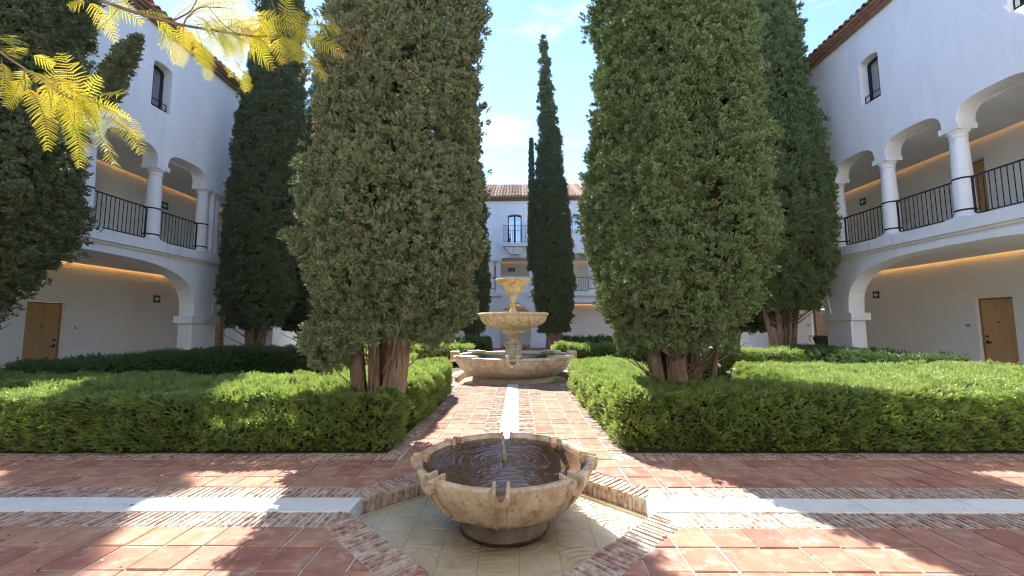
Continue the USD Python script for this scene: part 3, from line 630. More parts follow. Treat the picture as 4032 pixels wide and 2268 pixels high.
# ------------------------------------------------------------------ stone fountains
RIM, RZ = .795, .426
def bowl_fountain(cx, cy, label, detail=True):
    t = thing('bowl_fountain', label, 'fountain', loc=(cx, cy, 0)); UsdGeom.Xformable(t).AddScaleOp().Set(Gf.Vec3f(.985, .985, 1))
    outer = [(.36, -.01), (.40, .0), (.50, .028), (.60, .085), (.69, .17), (.755, .27), (.79, .35), (.80, .392), (.808, .405), (.806, .42), (.79, .430), (.765, .430), (.745, .424), (.735, .41), (.73, .38)]
    inner = [(.73, .38), (.70, .30), (.64, .20), (.55, .12), (.4, .06), (0.0, .04)]
    def notch(v):
        a = np.arctan2(v[:, 1], v[:, 0]); r = np.hypot(v[:, 0], v[:, 1]); k = np.round(a / (PI / 4)) * PI / 4; side = r * np.sin(a - k)
        cut = (np.abs(side) < .043) & (v[:, 2] > .365) & (r > .6)
        v = v.copy(); v[cut, 2] = .36 + .02 * (np.abs(side[cut]) / .043) ** 2; return v
    n = 384 if detail else 96
    v, f = lathe(outer, n); obj('basin', (notch(v), f), 'bowl_stone', t, smooth=40)
    v, f = lathe(inner, n); obj('lining', (notch(v), f), 'basin_lining', t, smooth=40)
    v, f = lathe([(.395, -.19), (.392, -.12), (.372, -.095), (.368, .0), (.372, .012)], 64); obj('foot', (v, f), 'foot_stone', t, smooth=40)
    for k in range(8):
        a = k * PI / 4; ca, sa = math.cos(a), math.sin(a)
        pr = [(-.068, .050), (-.062, .058), (-.044, .058), (-.038, .050), (-.037, .0), (-.030, -.028), (-.015, -.043), (0, -.047), (.015, -.043), (.030, -.028), (.037, .0), (.038, .050), (.044, .058), (.062, .058), (.068, .050), (.068, -.025), (.058, -.060), (.030, -.085), (-.030, -.085), (-.058, -.060), (-.068, -.025)]
        pl = Polygon(pr); m = extr(pl, 0, 1); q = np.asarray(m.vertices).copy()
        u = q[:, 2]; drop = np.where(q[:, 1] > .04, -.022 * (u > .5), 0)
        zz = RZ - .030 + q[:, 1] + drop; rr = .70 + u * (.148 - .35 * np.clip(-(q[:, 1] + .0), 0, .085))
        lx = rr; ly = q[:, 0]
        sp = obj('spout', (np.c_[lx * ca - ly * sa, lx * sa + ly * ca, zz], m.faces), 'bowl_stone', t)
        rb = MB()
        for o_ in (-.052, .052):
            pp = [(r_ + .004, o_ * (.55 + .45 * r_ / .8), z_) for r_, z_ in outer[1:8]]
            pp = [(x * ca - y * sa, x * sa + y * ca, z_) for x, y, z_ in pp]
            rb.tube(pp, .011, 6)
        obj('rib', rb, 'bowl_stone', t, smooth=True)
    v, f = rippled(Point(0, 0).buffer(.735, 64), .392, .013 if detail else .05, [(.0, 0, .0022, .055, .40), (-.03, .02, .0016, .083, .6)], seed=2, noise=.0034)
    obj('water', (v, f), 'bowl_water', t, smooth=True)
    if detail:
        v, f = lathe([(.0, .33), (.024, .33), (.024, .445), (.017, .445), (.017, .43), (0, .43)], 16); obj('nozzle', (v, f), 'brass', t, smooth=40)
        jr = np.random.default_rng(5); z = np.linspace(.43, .575, 16); j = MB().tube(np.c_[jr.normal(0, .003, 16) - .02 * ((z - .43) / .145) ** 2, jr.normal(0, .003, 16), z], np.r_[.006 + .005 * jr.random(15), .004], 8)
        for _ in range(10):
            s_ = trimesh.creation.icosphere(1, jr.uniform(.003, .007)); s_.apply_translation((jr.normal(-.02, .015), jr.normal(0, .015), jr.uniform(.5, .6))); j.tm(s_)
        obj('water_jet', j, 'jet_water', t, smooth=True)
    return t
bowl_fountain(XC + .018, YB, 'low round stone bowl fountain with eight spouts in the near star pool')
bowl_fountain(XC, YB2, 'small stone bowl fountain far behind the tiered fountain before the arch', False)

ft = thing('tiered_fountain', 'three tier stone fountain with rusty streaks on the central axis', 'fountain', loc=(XC, YF_, 0))
def lobes(r, a, z):                                                     # the wide basin: four straight flanks and four rounded corners
    k = np.abs(((a + PI / 4) % (PI / 2)) - PI / 4)                       # 0 on the axes, 45 deg on the diagonals
    w = np.clip((z - .05) / .4, 0, 1)
    return r * (1 + w * (.045 * np.where(k > .62, 1, 0) - .03 * np.where(k < .62, 1 - k / .62, 0) * 0))
prof = [(1.30, -.19), (1.30, -.02), (1.27, .03), (1.26, .06), (1.40, .10), (1.58, .20), (1.72, .34), (1.80, .47), (1.835, .57), (1.845, .60), (1.885, .615), (1.895, .645), (1.885, .675), (1.85, .69), (1.76, .69), (1.72, .675), (1.715, .64), (1.70, .58)]
v, f = lathe(prof, 192, mod=lobes); obj('lower_basin', (v, f), 'fountain_stone', ft, smooth=40)
v, f = lathe([(1.70, .58), (1.6, .40), (1.3, .22), (0, .15)], 96); obj('lining', (v, f), 'algae_lining', ft, smooth=True)
v, f = rippled(Point(0, 0).buffer(1.715, 48), .612, .035, [(1.1 * math.cos(a), 1.1 * math.sin(a), .010, .14, .5) for a in np.arange(6) * PI / 3 + .3], noise=.008, seed=12)
obj('water', (v, f), 'basin_water', ft, smooth=True)
for k in range(4):                                                      # horseshoe spouts on the axes
    a = k * PI / 2 - PI / 2; ca, sa = math.cos(a), math.sin(a); m = MB()
    tt = np.linspace(PI, 2 * PI, 11); path = [(-.17, .09), (-.135, .10), (-.13, .02)] + [(.13 * math.cos(x), -.04 + .13 * math.sin(x)) for x in tt[1:-1]] + [(.13, .02), (.135, .10), (.17, .09)]
    for r0, r1, th in ((1.72, 1.99, .034),):
        pp = np.array(path); ins = Polygon(np.vstack([pp, pp[::-1]])).buffer(.001) if False else shapely.LineString(pp).buffer(th, cap_style='round')
        mm = extr(ins, r0, r1); q = np.asarray(mm.vertices); m.add(np.c_[q[:, 2] * ca - q[:, 0] * sa, q[:, 2] * sa + q[:, 0] * ca, .665 + q[:, 1]], mm.faces)
    obj('spout', m, 'fountain_stone', ft)
for k in range(4):
    a = k * PI / 2 + PI / 4; ca, sa = math.cos(a), math.sin(a)
    mm = trimesh.creation.box((.42, .52, .07)); q = np.asarray(mm.vertices) + [1.86, 0, .70]
    obj('corner_block', (np.c_[q[:, 0] * ca - q[:, 1] * sa, q[:, 0] * sa + q[:, 1] * ca, q[:, 2]], mm.faces), 'fountain_stone', ft)
oct8 = lambda r, a, z: r / np.cos(((a + PI / 8) % (PI / 4)) - PI / 8) * .96
v, f = lathe([(.28, .16), (.265, .55), (.265, .93), (.29, .945), (.29, .985), (.25, 1.0)], 64, mod=oct8); obj('pedestal', (v, f), 'fountain_stone', ft, smooth=25)
v, f = lathe([(.25, 1.0), (.275, 1.03), (.275, 1.055), (.235, 1.08), (.225, 1.11), (.17, 1.13), (.16, 1.17), (.17, 1.22), (.22, 1.28), (.27, 1.31), (.30, 1.345), (.30, 1.36)], 48); obj('pedestal_neck', (v, f), 'fountain_stone', ft, smooth=35)
obj('abacus', MB().box(-.34, .34, -.34, .34, 1.361, 1.475), 'fountain_stone', ft)
flute = lambda r, a, z: r * (1 + .035 * np.abs(np.sin(a * 12)) * np.clip((1.92 - z) / .1, 0, 1) * np.clip((z - 1.47) / .1, 0, 1))
v, f = lathe([(.30, 1.474), (.45, 1.485), (.70, 1.54), (.88, 1.63), (1.0, 1.75), (1.055, 1.86), (1.065, 1.895), (1.09, 1.90), (1.13, 1.925), (1.14, 1.96), (1.12, 1.995), (1.08, 2.0), (1.03, 1.985), (1.02, 1.95)], 240, mod=flute); mb_ = obj('middle_basin', (v, f), 'rusty_stone', ft, smooth=40)
v, f = lathe([(1.03, 1.972), (.5, 1.975), (0, 1.975)], 48); obj('water', (v, f), 'basin_water', ft)
v, f = lathe([(.17, 1.96), (.15, 2.02), (.10, 2.10), (.07, 2.20), (.062, 2.28), (.08, 2.38), (.115, 2.47), (.15, 2.50), (.15, 2.54), (.125, 2.55), (.125, 2.62), (.16, 2.63), (.16, 2.645)], 32); obj('stem', (v, f), 'rusty_stone', ft, smooth=35)
v, f = lathe([(.10, 2.645), (.22, 2.65), (.29, 2.68), (.325, 2.74), (.345, 2.82), (.38, 2.89), (.44, 2.94), (.50, 2.97), (.51, 2.99), (.545, 3.0), (.55, 3.02), (.575, 3.035), (.585, 3.06), (.57, 3.08), (.53, 3.085), (.50, 3.05), (.42, 2.95), (0, 2.9)], 96, mod=lambda r, a, z: r * (1 + .02 * np.abs(np.sin(a * 9)) * np.clip((2.93 - z) / .1, 0, 1) * (z > 2.66))); obj('upper_basin', (v, f), 'rusty_stone', ft, smooth=40)
dr = MB(); jr = np.random.default_rng(8)
for _ in range(70):
    a = jr.uniform(0, 2 * PI); z = jr.uniform(1.2, 2.9) if jr.random() < .5 else jr.uniform(.7, 1.9); r_ = (.60 if z > 2 else 1.16) + jr.normal(0, .03)
    s_ = trimesh.creation.icosphere(0, jr.uniform(.005, .010)); s_.apply_scale((1, 1, 1.8)); s_.apply_translation((r_ * math.cos(a), r_ * math.sin(a), z)); dr.tm(s_)
obj('water_drops', dr, 'jet_water', ft, kind='stuff')

# ------------------------------------------------------------------ foliage: small sprays scattered by point instancers
def quats(normals, rnd, up=.8):
    z = normals / np.linalg.norm(normals, axis=1, keepdims=True); r = rnd.normal(size=z.shape)
    x = np.cross(z, r); x /= np.linalg.norm(x, axis=1, keepdims=True); y = np.cross(z, x)
    return Rotation.from_matrix(np.stack([x, y, z], -1)).as_quat()
def scatter(name, parent, protos, mat_name, pos, nrm, scale, rnd, **kw):
    path = numbered(ppath(parent) + '/' + name)
    pi = UsdGeom.PointInstancer.Define(stage, path); rel = pi.CreatePrototypesRel()
    for i, m in enumerate(protos):
        p = usdkit.mesh(stage, path + '/prototypes/sprig_%03d' % (i + 1), m, M[mat_name]); rel.AddTarget(p.GetPath())
    pi.CreateProtoIndicesAttr(Vt.IntArray.FromNumpy(rnd.integers(0, len(protos), len(pos)).astype(np.int32)))
    pi.CreatePositionsAttr(Vt.Vec3fArray.FromNumpy(pos.astype(np.float32)))
    q = quats(nrm, rnd)
    pi.CreateOrientationsAttr(Vt.QuathArray.FromNumpy(q.astype(np.float16)))
    pi.CreateScalesAttr(Vt.Vec3fArray.FromNumpy(np.repeat(np.asarray(scale, np.float32)[:, None], 3, 1)))
    return tag(pi.GetPrim(), **kw)
def cypress_sprig(seed):
    """A tuft of scaly twig tips, some 12 cm high, growing along +z."""
    r = np.random.default_rng(seed); b = MB()
    for k in range(6):
        base = r.normal(0, .016, 3) * [1, 1, .6]; d0 = np.array([0, 0, 1.0]) + r.normal(0, .55, 3) * [1, 1, .3]; d0 /= np.linalg.norm(d0)
        for j in range(7):
            t = r.uniform(.015, .075); p = base + d0 * t; d = d0 + r.normal(0, .5, 3); d /= np.linalg.norm(d); l_ = r.uniform(.028, .052); w = r.uniform(.0068, .0105)
            u = np.cross(d, r.normal(size=3)); u /= np.linalg.norm(u); x = np.cross(d, u)
            m = p + d * l_ * .55
            b.add([p, m + u * w, m - .5 * u * w + .87 * x * w, m - .5 * u * w - .87 * x * w, p + d * l_], [(0, 2, 1), (0, 3, 2), (0, 1, 3), (4, 1, 2), (4, 2, 3), (4, 3, 1)])
    return b.out()
SPRIGS = [cypress_sprig(100 + i) for i in range(6)]
def box_shoot(seed):
    """A leafy shoot, some 8 cm long, growing along +z."""
    r = np.random.default_rng(seed); b = MB()
    L_ = .075; bend = r.normal(0, .014, 2)
    for k in range(13):
        z = .008 + (L_ - .008) * k / 12; c = np.array([bend[0] * (z / L_) ** 2, bend[1] * (z / L_) ** 2, z]); a = k * 2.4 + r.uniform(-.3, .3)
        up = .35 + .9 * k / 12; l_ = r.uniform(.018, .026) * (1 - .3 * k / 12); w = l_ * .38
        d = np.array([math.cos(a), math.sin(a), up]); d /= np.linalg.norm(d); s_ = np.array([-math.sin(a), math.cos(a), 0]); n_ = np.cross(d, s_)
        m = c + d * l_ * .5
        b.add([c, m + s_ * w + n_ * w * .5, c + d * l_, m - s_ * w + n_ * w * .5], [(0, 1, 2), (0, 2, 3)])
    return b.out()
SHOOTS = [box_shoot(300 + i) for i in range(6)]

def cypress(label, x, y, height, prof, mat_name, seed, z_view, trunks=3, dens=420, scale=1.0, lump=1.0, tr=.16, lean=(0, 0), core_r=.80, core_shift=(0, 0), group='cypress trees around the courtyard', spread=.28, core=True, extra=None, stems=None, rag=.0, nb=26):
    """prof: (height, radius, dx, dy) of the crown."""
    r = np.random.default_rng(seed); t = thing('cypress_tree', label, 'tree', group, loc=(x, y, 0))
    P = np.array(prof, float)
    zc, rc = P[:, 0], P[:, 1]; z0, z1 = zc[0], zc[-1]
    def surf(th, z, k=1.0):
        rr = np.interp(z, zc, rc); cx, cy = np.interp(z, zc, P[:, 2]), np.interp(z, zc, P[:, 3])
        q = np.stack([np.cos(th) * 1.9, np.sin(th) * 1.9, z * .55], -1) * np.array([rr.mean() / 1.2 * 1.3] * 2 + [1.0]) + seed * 3.1
        a = meshkit.noise(q, seed) - .5
        q2 = np.stack([np.cos(th) * rr * 3.4, np.sin(th) * rr * 3.4, z * 1.15], -1) + seed; b2 = meshkit.noise(q2, seed + 1) - .5
        q3 = np.stack([np.cos(th) * rr * 8, np.sin(th) * rr * 8, z * 6.5], -1) + seed; b3 = meshkit.noise(q3, seed + 2) - .5
        qf = np.stack([np.cos(th) * rr * 1.9, np.sin(th) * rr * 1.9, z * .33], -1) + seed * 1.7; fu = np.exp(-((meshkit.fbm(qf, 2, seed + 4) - .5) / .035) ** 2)
        rr2 = rr * (1 + lump * (.20 * a)) - .20 * lump * fu * np.minimum(rr / .8, 1) + lump * (.30 * b2 + .14 * b3) * np.minimum(rr / .5, 1)
        rr2 = np.maximum(rr2 - .11 * np.minimum(rr / .6, 1) * scale ** .5, .02) * k
        return np.stack([cx + rr2 * np.cos(th), cy + rr2 * np.sin(th), z], -1), b2, b3
    def sample(n, za, zb):
        g = np.linspace(za, zb, 200); w = np.interp(g, zc, rc); cdf = np.cumsum(w); cdf /= cdf[-1]
        return np.interp(r.random(n), cdf, g), r.uniform(0, 2 * PI, n)
    def area(za, zb):
        g = np.linspace(za, zb, 200); return 2 * PI * np.interp(g, zc, rc).mean() * (zb - za)
    pos, nrm, sc = [], [], []
    zv = min(z_view, z1)
    for za, zb, dn, s_ in ((z0, zv, dens, scale), (zv, z1, dens * .42, scale * 1.6)):
        if zb - za < .05: continue
        n = int(area(za, zb) * dn); z, th = sample(n, za, zb)
        ang = math.atan2(-y, -x); facing = np.cos(th - ang); keep = r.random(n) < np.where(facing > -.25, 1, .38); z, th = z[keep], th[keep]
        p, b2, b3 = surf(th, z); e = .06
        nn = np.stack([np.cos(th), np.sin(th), np.full(len(th), 0.0)], -1)
        inward = np.abs(r.normal(0, .05, len(z))) * s_ ** .5
        p = p - nn * inward[:, None]
        nc = max(1, len(z) // 11); ci = r.integers(0, nc, len(z)); zc_, tc_ = z[:nc], th[:nc]          # gather the sprays into rounded clumps
        cen, _, _ = surf(tc_, zc_); cen = cen[ci]; nci = nn[:nc][ci]; up_ = nci * .8 + np.array([0, 0, .62])
        off = r.normal(size=p.shape); off /= np.linalg.norm(off, axis=1, keepdims=True); off = off + up_ * .75; rad_ = .098 * s_ ** .8 * r.uniform(.55, 1.25, nc)[ci]; dep_ = np.abs(r.normal(0, .085, nc))[ci]
        tog = r.random(len(z)) < .88; p = np.where(tog[:, None], cen - nci * dep_[:, None] + off * rad_[:, None] * [1, 1, 1.35], p); nn = np.where(tog[:, None], nci * .55 + off * .55, nn)
        if rag: p = p + nn * (np.maximum(r.normal(0, 1, len(z)), 0) * rag)[:, None]
        d = nn * .75 + np.array([0, 0, 1.0]) * 1.05 + r.normal(0, .28, nn.shape)
        if z0 < 3: d[:, 2] -= np.clip((z0 + .7 - z) / .7, 0, 1) * 1.2
        pos.append(p); nrm.append(d); sc.append(s_ * r.uniform(.75, 1.35, len(z)))
    # underside of the skirt
    n = int(PI * rc[1] ** 2 * dens * .55); rr = np.sqrt(r.random(n)) * np.interp(z0 + .25, zc, rc); th = r.uniform(0, 2 * PI, n)
    zz = z0 + .12 + .55 * (1 - rr / max(rr.max(), .1)) ** 1.0 + r.normal(0, .07, n)
    pos.append(np.stack([P[0, 2] + rr * np.cos(th), P[0, 3] + rr * np.sin(th), zz], -1)); nrm.append(np.stack([np.cos(th), np.sin(th), -.4 + 0 * th], -1) + r.normal(0, .4, (n, 3))); sc.append(scale * r.uniform(.8, 1.3, n))
    if extra is not None:
        for p_, d_, s_ in extra(r): pos.append(p_); nrm.append(d_); sc.append(s_ * scale)
    scatter('crown', t, SPRIGS, mat_name, np.vstack(pos), np.vstack(nrm), np.concatenate(sc), r, kind='stuff')
    if core:
        k, nz = 28, 44; th = np.arange(k) * 2 * PI / k; zs = np.linspace(z0 + .35, z1 - .15, nz); TH, Z = np.meshgrid(th, zs)
        p, _, _ = surf(TH.ravel(), Z.ravel()); cx, cy = np.interp(Z.ravel(), zc, P[:, 2]), np.interp(Z.ravel(), zc, P[:, 3])
        rr = np.hypot(p[:, 0] - cx, p[:, 1] - cy); kk = np.maximum(np.minimum(rr * core_r, rr - .20), .01) / np.maximum(rr, 1e-3)
        sh = np.clip((Z.ravel() - z0) / 1.0, 0, 1)
        low = np.clip((Z.ravel() - z0 - .3) / .7, .25, 1)
        p[:, 0] = cx + core_shift[0] * sh + (p[:, 0] - cx) * kk * low; p[:, 1] = cy + core_shift[1] * sh + (p[:, 1] - cy) * kk * low
        f = [(i * k + j, i * k + (j + 1) % k, (i + 1) * k + (j + 1) % k, (i + 1) * k + j) for i in range(nz - 1) for j in range(k)]
        obj('inner_twigs', (p, np.array(f)), 'twigs', t, smooth=True)
    # stems
    for s_ in range(len(stems) if stems else trunks):
        a = s_ * 2 * PI / trunks + r.uniform(-.4, .4) + .5; o = np.array([math.cos(a), math.sin(a)]) * tr * (0 if trunks == 1 else .75 if trunks < 3 else 1.15)
        top = z0 + 1.6; zs = np.r_[-.05, .06, .2, np.linspace(.4, top, 9)]
        pts, rad = [], []
        for z in zs:
            k = z / top
            if stems:
                ox, oy, r0, lx, ly = stems[s_]; pts.append((ox + lx * z + .02 * math.sin(3.1 * z + 2 * s_), oy + ly * z, z)); rad.append(r0 * (1.12 - .35 * k + .35 * math.exp(-z / .15))); continue
            pts.append((o[0] * (1 + spread * 3.2 * k) + .015 * math.sin(7 * z + s_), o[1] * (1 + spread * 3.2 * k), z)); rad.append(tr * (1.32 - .60 * k + .4 * math.exp(-z / .12)) * (1 if trunks < 3 else .62 + .16 * ((s_ * 7) % 3)))
        n_ = 22; pts = np.array(pts); tb = MB().tube(pts, rad, n_)
        v, f = tb.out(); ringv = v[:len(pts) * n_].reshape(len(pts), n_, 3); an = np.arange(n_)
        fl = 1 + .10 * np.sin(an * 3 + s_) + .07 * np.sin(an * 5 + 2 * s_) + .05 * np.where(an % 2 == 0, 1, -1)
        ringv = pts[:, None, :] + (ringv - pts[:, None, :]) * fl[None, :, None]; v[:len(pts) * n_] = ringv.reshape(-1, 3)
        st = obj('trunk', (v, f), 'bark', t, smooth=60)
    br = MB()
    for _ in range(nb):
        a = r.uniform(0, 2 * PI); zb = r.uniform(max(.45, z0 - .75), z0 + .7); l_ = r.uniform(.35, 1.0) * np.interp(z0 + .6, zc, rc); el = r.uniform(.5, 1.25)
        tt = np.linspace(0, 1, 6); base = tr * r.uniform(.6, 1.2)
        pp = np.c_[(base + l_ * tt) * math.cos(a) + r.normal(0, .02, 6), (base + l_ * tt) * math.sin(a) + r.normal(0, .02, 6), zb + l_ * el * tt ** 1.3]
        br.tube(pp, np.linspace(r.uniform(.012, .03), .004, 6), 6)
    obj('branch', br, 'twig_bark', t, smooth=True)
    return t
def tall(rad, z0, top, h_wide=4.0, tip=.05, bottom=.55, dx=0, bulge=1.0):
    """A usual crown: skirt, widest part, long taper."""
    return [(z0, rad * bottom, 0, 0), (z0 + .35, rad * .82, 0, 0), (z0 + 1.0, rad * .97, 0, 0), (h_wide * .6 + z0 * .4, rad * bulge, 0, 0), (h_wide + 2, rad * .96, dx * .2, 0), (top * .55, rad * .82, dx * .4, 0), (top * .8, rad * .52, dx * .8, 0), (top * .94, rad * .2, dx, 0), (top, tip, dx, 0)]
# the two large ones flanking the path
def t1_extra(r):
    out = []
    for cx, cy, cz, rad, n in ((1.22, -.25, 1.85, .22, 190), (-.50, -.55, 1.22, .22, 150), (-.66, -.4, 1.42, .28, 200), (-.3, -.6, 1.45, .25, 150), (.9, -.3, 1.50, .22, 130), (1.05, -.2, 1.7, .2, 120)):
        d = r.normal(size=(n, 3)); d /= np.linalg.norm(d, axis=1, keepdims=True); out.append((np.array([cx, cy, cz]) + d * rad * r.uniform(.5, 1, (n, 1)), d + [0, 0, .3], r.uniform(.7, 1.1, n)))
    return out
cypress('broad brownish cypress with thick split trunk left of the near bowl fountain', -2.07, 6.15, 15.5,
        [(1.36, .48, -.02, 0), (1.62, .80, .02, 0), (2.0, 1.06, .13, 0), (2.6, 1.23, .20, 0), (3.4, 1.20, .22, 0), (4.6, 1.14, .27, 0), (6.4, 1.09, .33, 0), (9.0, .9, .38, 0), (12, .62, .4, 0), (15.2, .1, .4, 0)],
        'cypress_a', 11, 6.9, stems=[(-.25, -.06, .105, -.05, 0), (-.02, .14, .13, .02, .03), (.20, -.03, .155, .07, 0), (-.07, -.07, .075, .02, 0)], nb=34, dens=600, lump=.92, tr=.165, core_r=.62, core_shift=(-.22, .05), spread=.22, extra=t1_extra, rag=.05)
cypress('broad deep green cypress right of the path behind the clipped hedge', 2.48, 6.5, 16.0,
        [(1.25, 0.53, -0.05, 0), (1.56, 0.89, -0.02, 0), (2.04, 1.13, 0.04, 0), (2.93, 1.28, 0.09, 0), (3.99, 1.26, 0.09, 0), (5.49, 1.16, 0.06, 0), (6.91, 1.10, 0.04, 0), (9.97, 0.91, 0.04, 0), (13.30, 0.56, 0.04, 0), (16.15, 0.06, 0.04, 0)],
        'cypress_b', 23, 7.2, stems=[(-.24, .02, .11, -.10, 0), (-.02, -.06, .14, .0, 0), (.19, .04, .11, .09, .03), (.34, -.14, .030, .16, -.02), (-.12, .15, .1, -.04, .05)], nb=40, dens=680, lump=1.1, tr=.13, core_r=.80, spread=.2, rag=.04)
# row along the left wing
cypress('slender dark cypress before the left wing, trunk bare above the hedge', -9.72, 15.1, 19.0, [(1.62, .45, .0, 0), (1.95, .95, 0, 0), (2.5, 1.10, 0, 0), (4.5, 1.22, .08, 0), (7, 1.16, .20, 0), (10, 1.0, .33, 0), (13.5, .72, .45, 0), (17, .4, .5, 0), (19.5, .05, .5, 0)], 'cypress_c', 37, 13.8, stems=[(-.08, 0, .20, -.03, 0), (.16, .05, .15, .06, 0)], nb=36, dens=270, scale=1.4, lump=.8, tr=.22)
def t4_extra(r):
    out = []
    for a, b, w_, n in (((1.1, -.3, 4.6), (2.4, -.3, 5.55), .10, 200), ((2.3, -.3, 5.65), (2.78, -.3, 6.6), .11, 330), ((2.5, -.35, 5.45), (3.02, -.4, 6.6), .11, 360), ((.9, -.5, 3.5), (1.5, -.6, 3.9), .2, 250), ((.7, -.7, 3.1), (1.25, -.8, 3.2), .2, 220)):
        t = r.random(n); p = np.array(a) + (np.array(b) - np.array(a)) * t[:, None]; d = r.normal(size=(n, 3)); d /= np.linalg.norm(d, axis=1, keepdims=True)
        w = w_ * np.sin(PI * np.clip(t * .8 + .2, 0, 1)) + .02; out.append((p + d * w[:, None] * r.uniform(.4, 1, (n, 1)), d + (np.array(b) - np.array(a)) * .8, r.uniform(.7, 1.1, n)))
    return out
cypress('ragged dark cypress at the far left edge with side shoots, hiding part of door 1', -9.58, 7.0, 15.0, [(1.28, .20, -.25, 0), (1.85, .55, -.15, 0), (2.75, 1.05, -.03, 0), (3.7, 1.20, 0, 0), (5.5, 1.10, .0, 0), (7.7, 1.05, 0, 0), (11, .8, 0, 0), (15, .1, 0, 0)], 'cypress_c', 41, 7.6, trunks=2, dens=520, scale=1.0, lump=1.2, tr=.16, extra=t4_extra, rag=.06)
cypress('dark cypress mostly hidden between the slender and the broad left cypresses', -9.7, 18.9, 13.0, tall(1.25, 1.5, 13.4), 'cypress_c', 43, 13.5, trunks=2, dens=170, scale=1.8, tr=.2)
# row along the right wing
cypress('tall green cypress before the right wing with bare stems fanning out below', 9.65, 15.1, 19.0, [(2.15, .8, .0, 0), (2.6, 1.25, .02, 0), (3.4, 1.56, -.02, 0), (5, 1.68, -.03, 0), (7.5, 1.50, -.06, 0), (10, 1.25, -.1, 0), (13.5, 1.05, -.1, 0), (17, .85, 0, 0), (20, .05, 0, 0)], 'cypress_b', 53, 13.8, stems=[(-.24, 0, .07, -.20, 0), (-.10, -.1, .085, -.08, 0), (.06, -.05, .11, .02, 0), (.22, .05, .075, .15, 0), (.02, .18, .09, .0, .05), (-.02, -.16, .05, .08, -.03)], nb=90, dens=250, scale=1.4, lump=1.1, tr=.17, rag=.08)
cypress('cypress farther back in the right row, its trunk showing behind the broad one', 9.7, 18.8, 19.5, tall(1.7, 1.35, 19.5), 'cypress_b', 57, 13.5, trunks=2, dens=120, scale=2.0, tr=.2)
# the two beyond the fountain
cypress('slim pointed cypress standing right behind the tiered fountain against the sky', 1.92, 22.0, 17.2, [(1.25, .45, .0, 0), (1.5, .76, .0, 0), (2.1, .93, .02, 0), (3.6, 1.02, .0, 0), (6, .97, -.03, 0), (8.5, .84, -.08, 0), (11, .60, -.12, 0), (13.2, .40, -.18, 0), (15, .24, -.26, 0), (16.6, .10, -.32, 0), (17.9, .02, -.36, 0)], 'cypress_c', 61, 18, trunks=2, dens=210, scale=1.6, lump=.42, tr=.21, spread=.1,
        extra=lambda r: [(np.c_[-1.12 + .20 * (1 - z_) * np.cos(a_), .1 + .16 * np.sin(a_), 4.5 + 7.4 * z_], np.c_[np.cos(a_) * .4, np.sin(a_) * .4, 1 + 0 * a_], np.full(1400, 1.0)) for z_, a_ in [(r.random(1400) ** 1.2, r.uniform(0, 2 * PI, 1400))]])
cypress('dark cypress left of the tiered fountain half hidden by the broad brown cypress', -2.42, 22.0, 13.0, tall(.80, 1.3, 13.0), 'cypress_c', 67, 15, trunks=2, dens=210, scale=1.6, lump=.8, tr=.2, spread=.14)

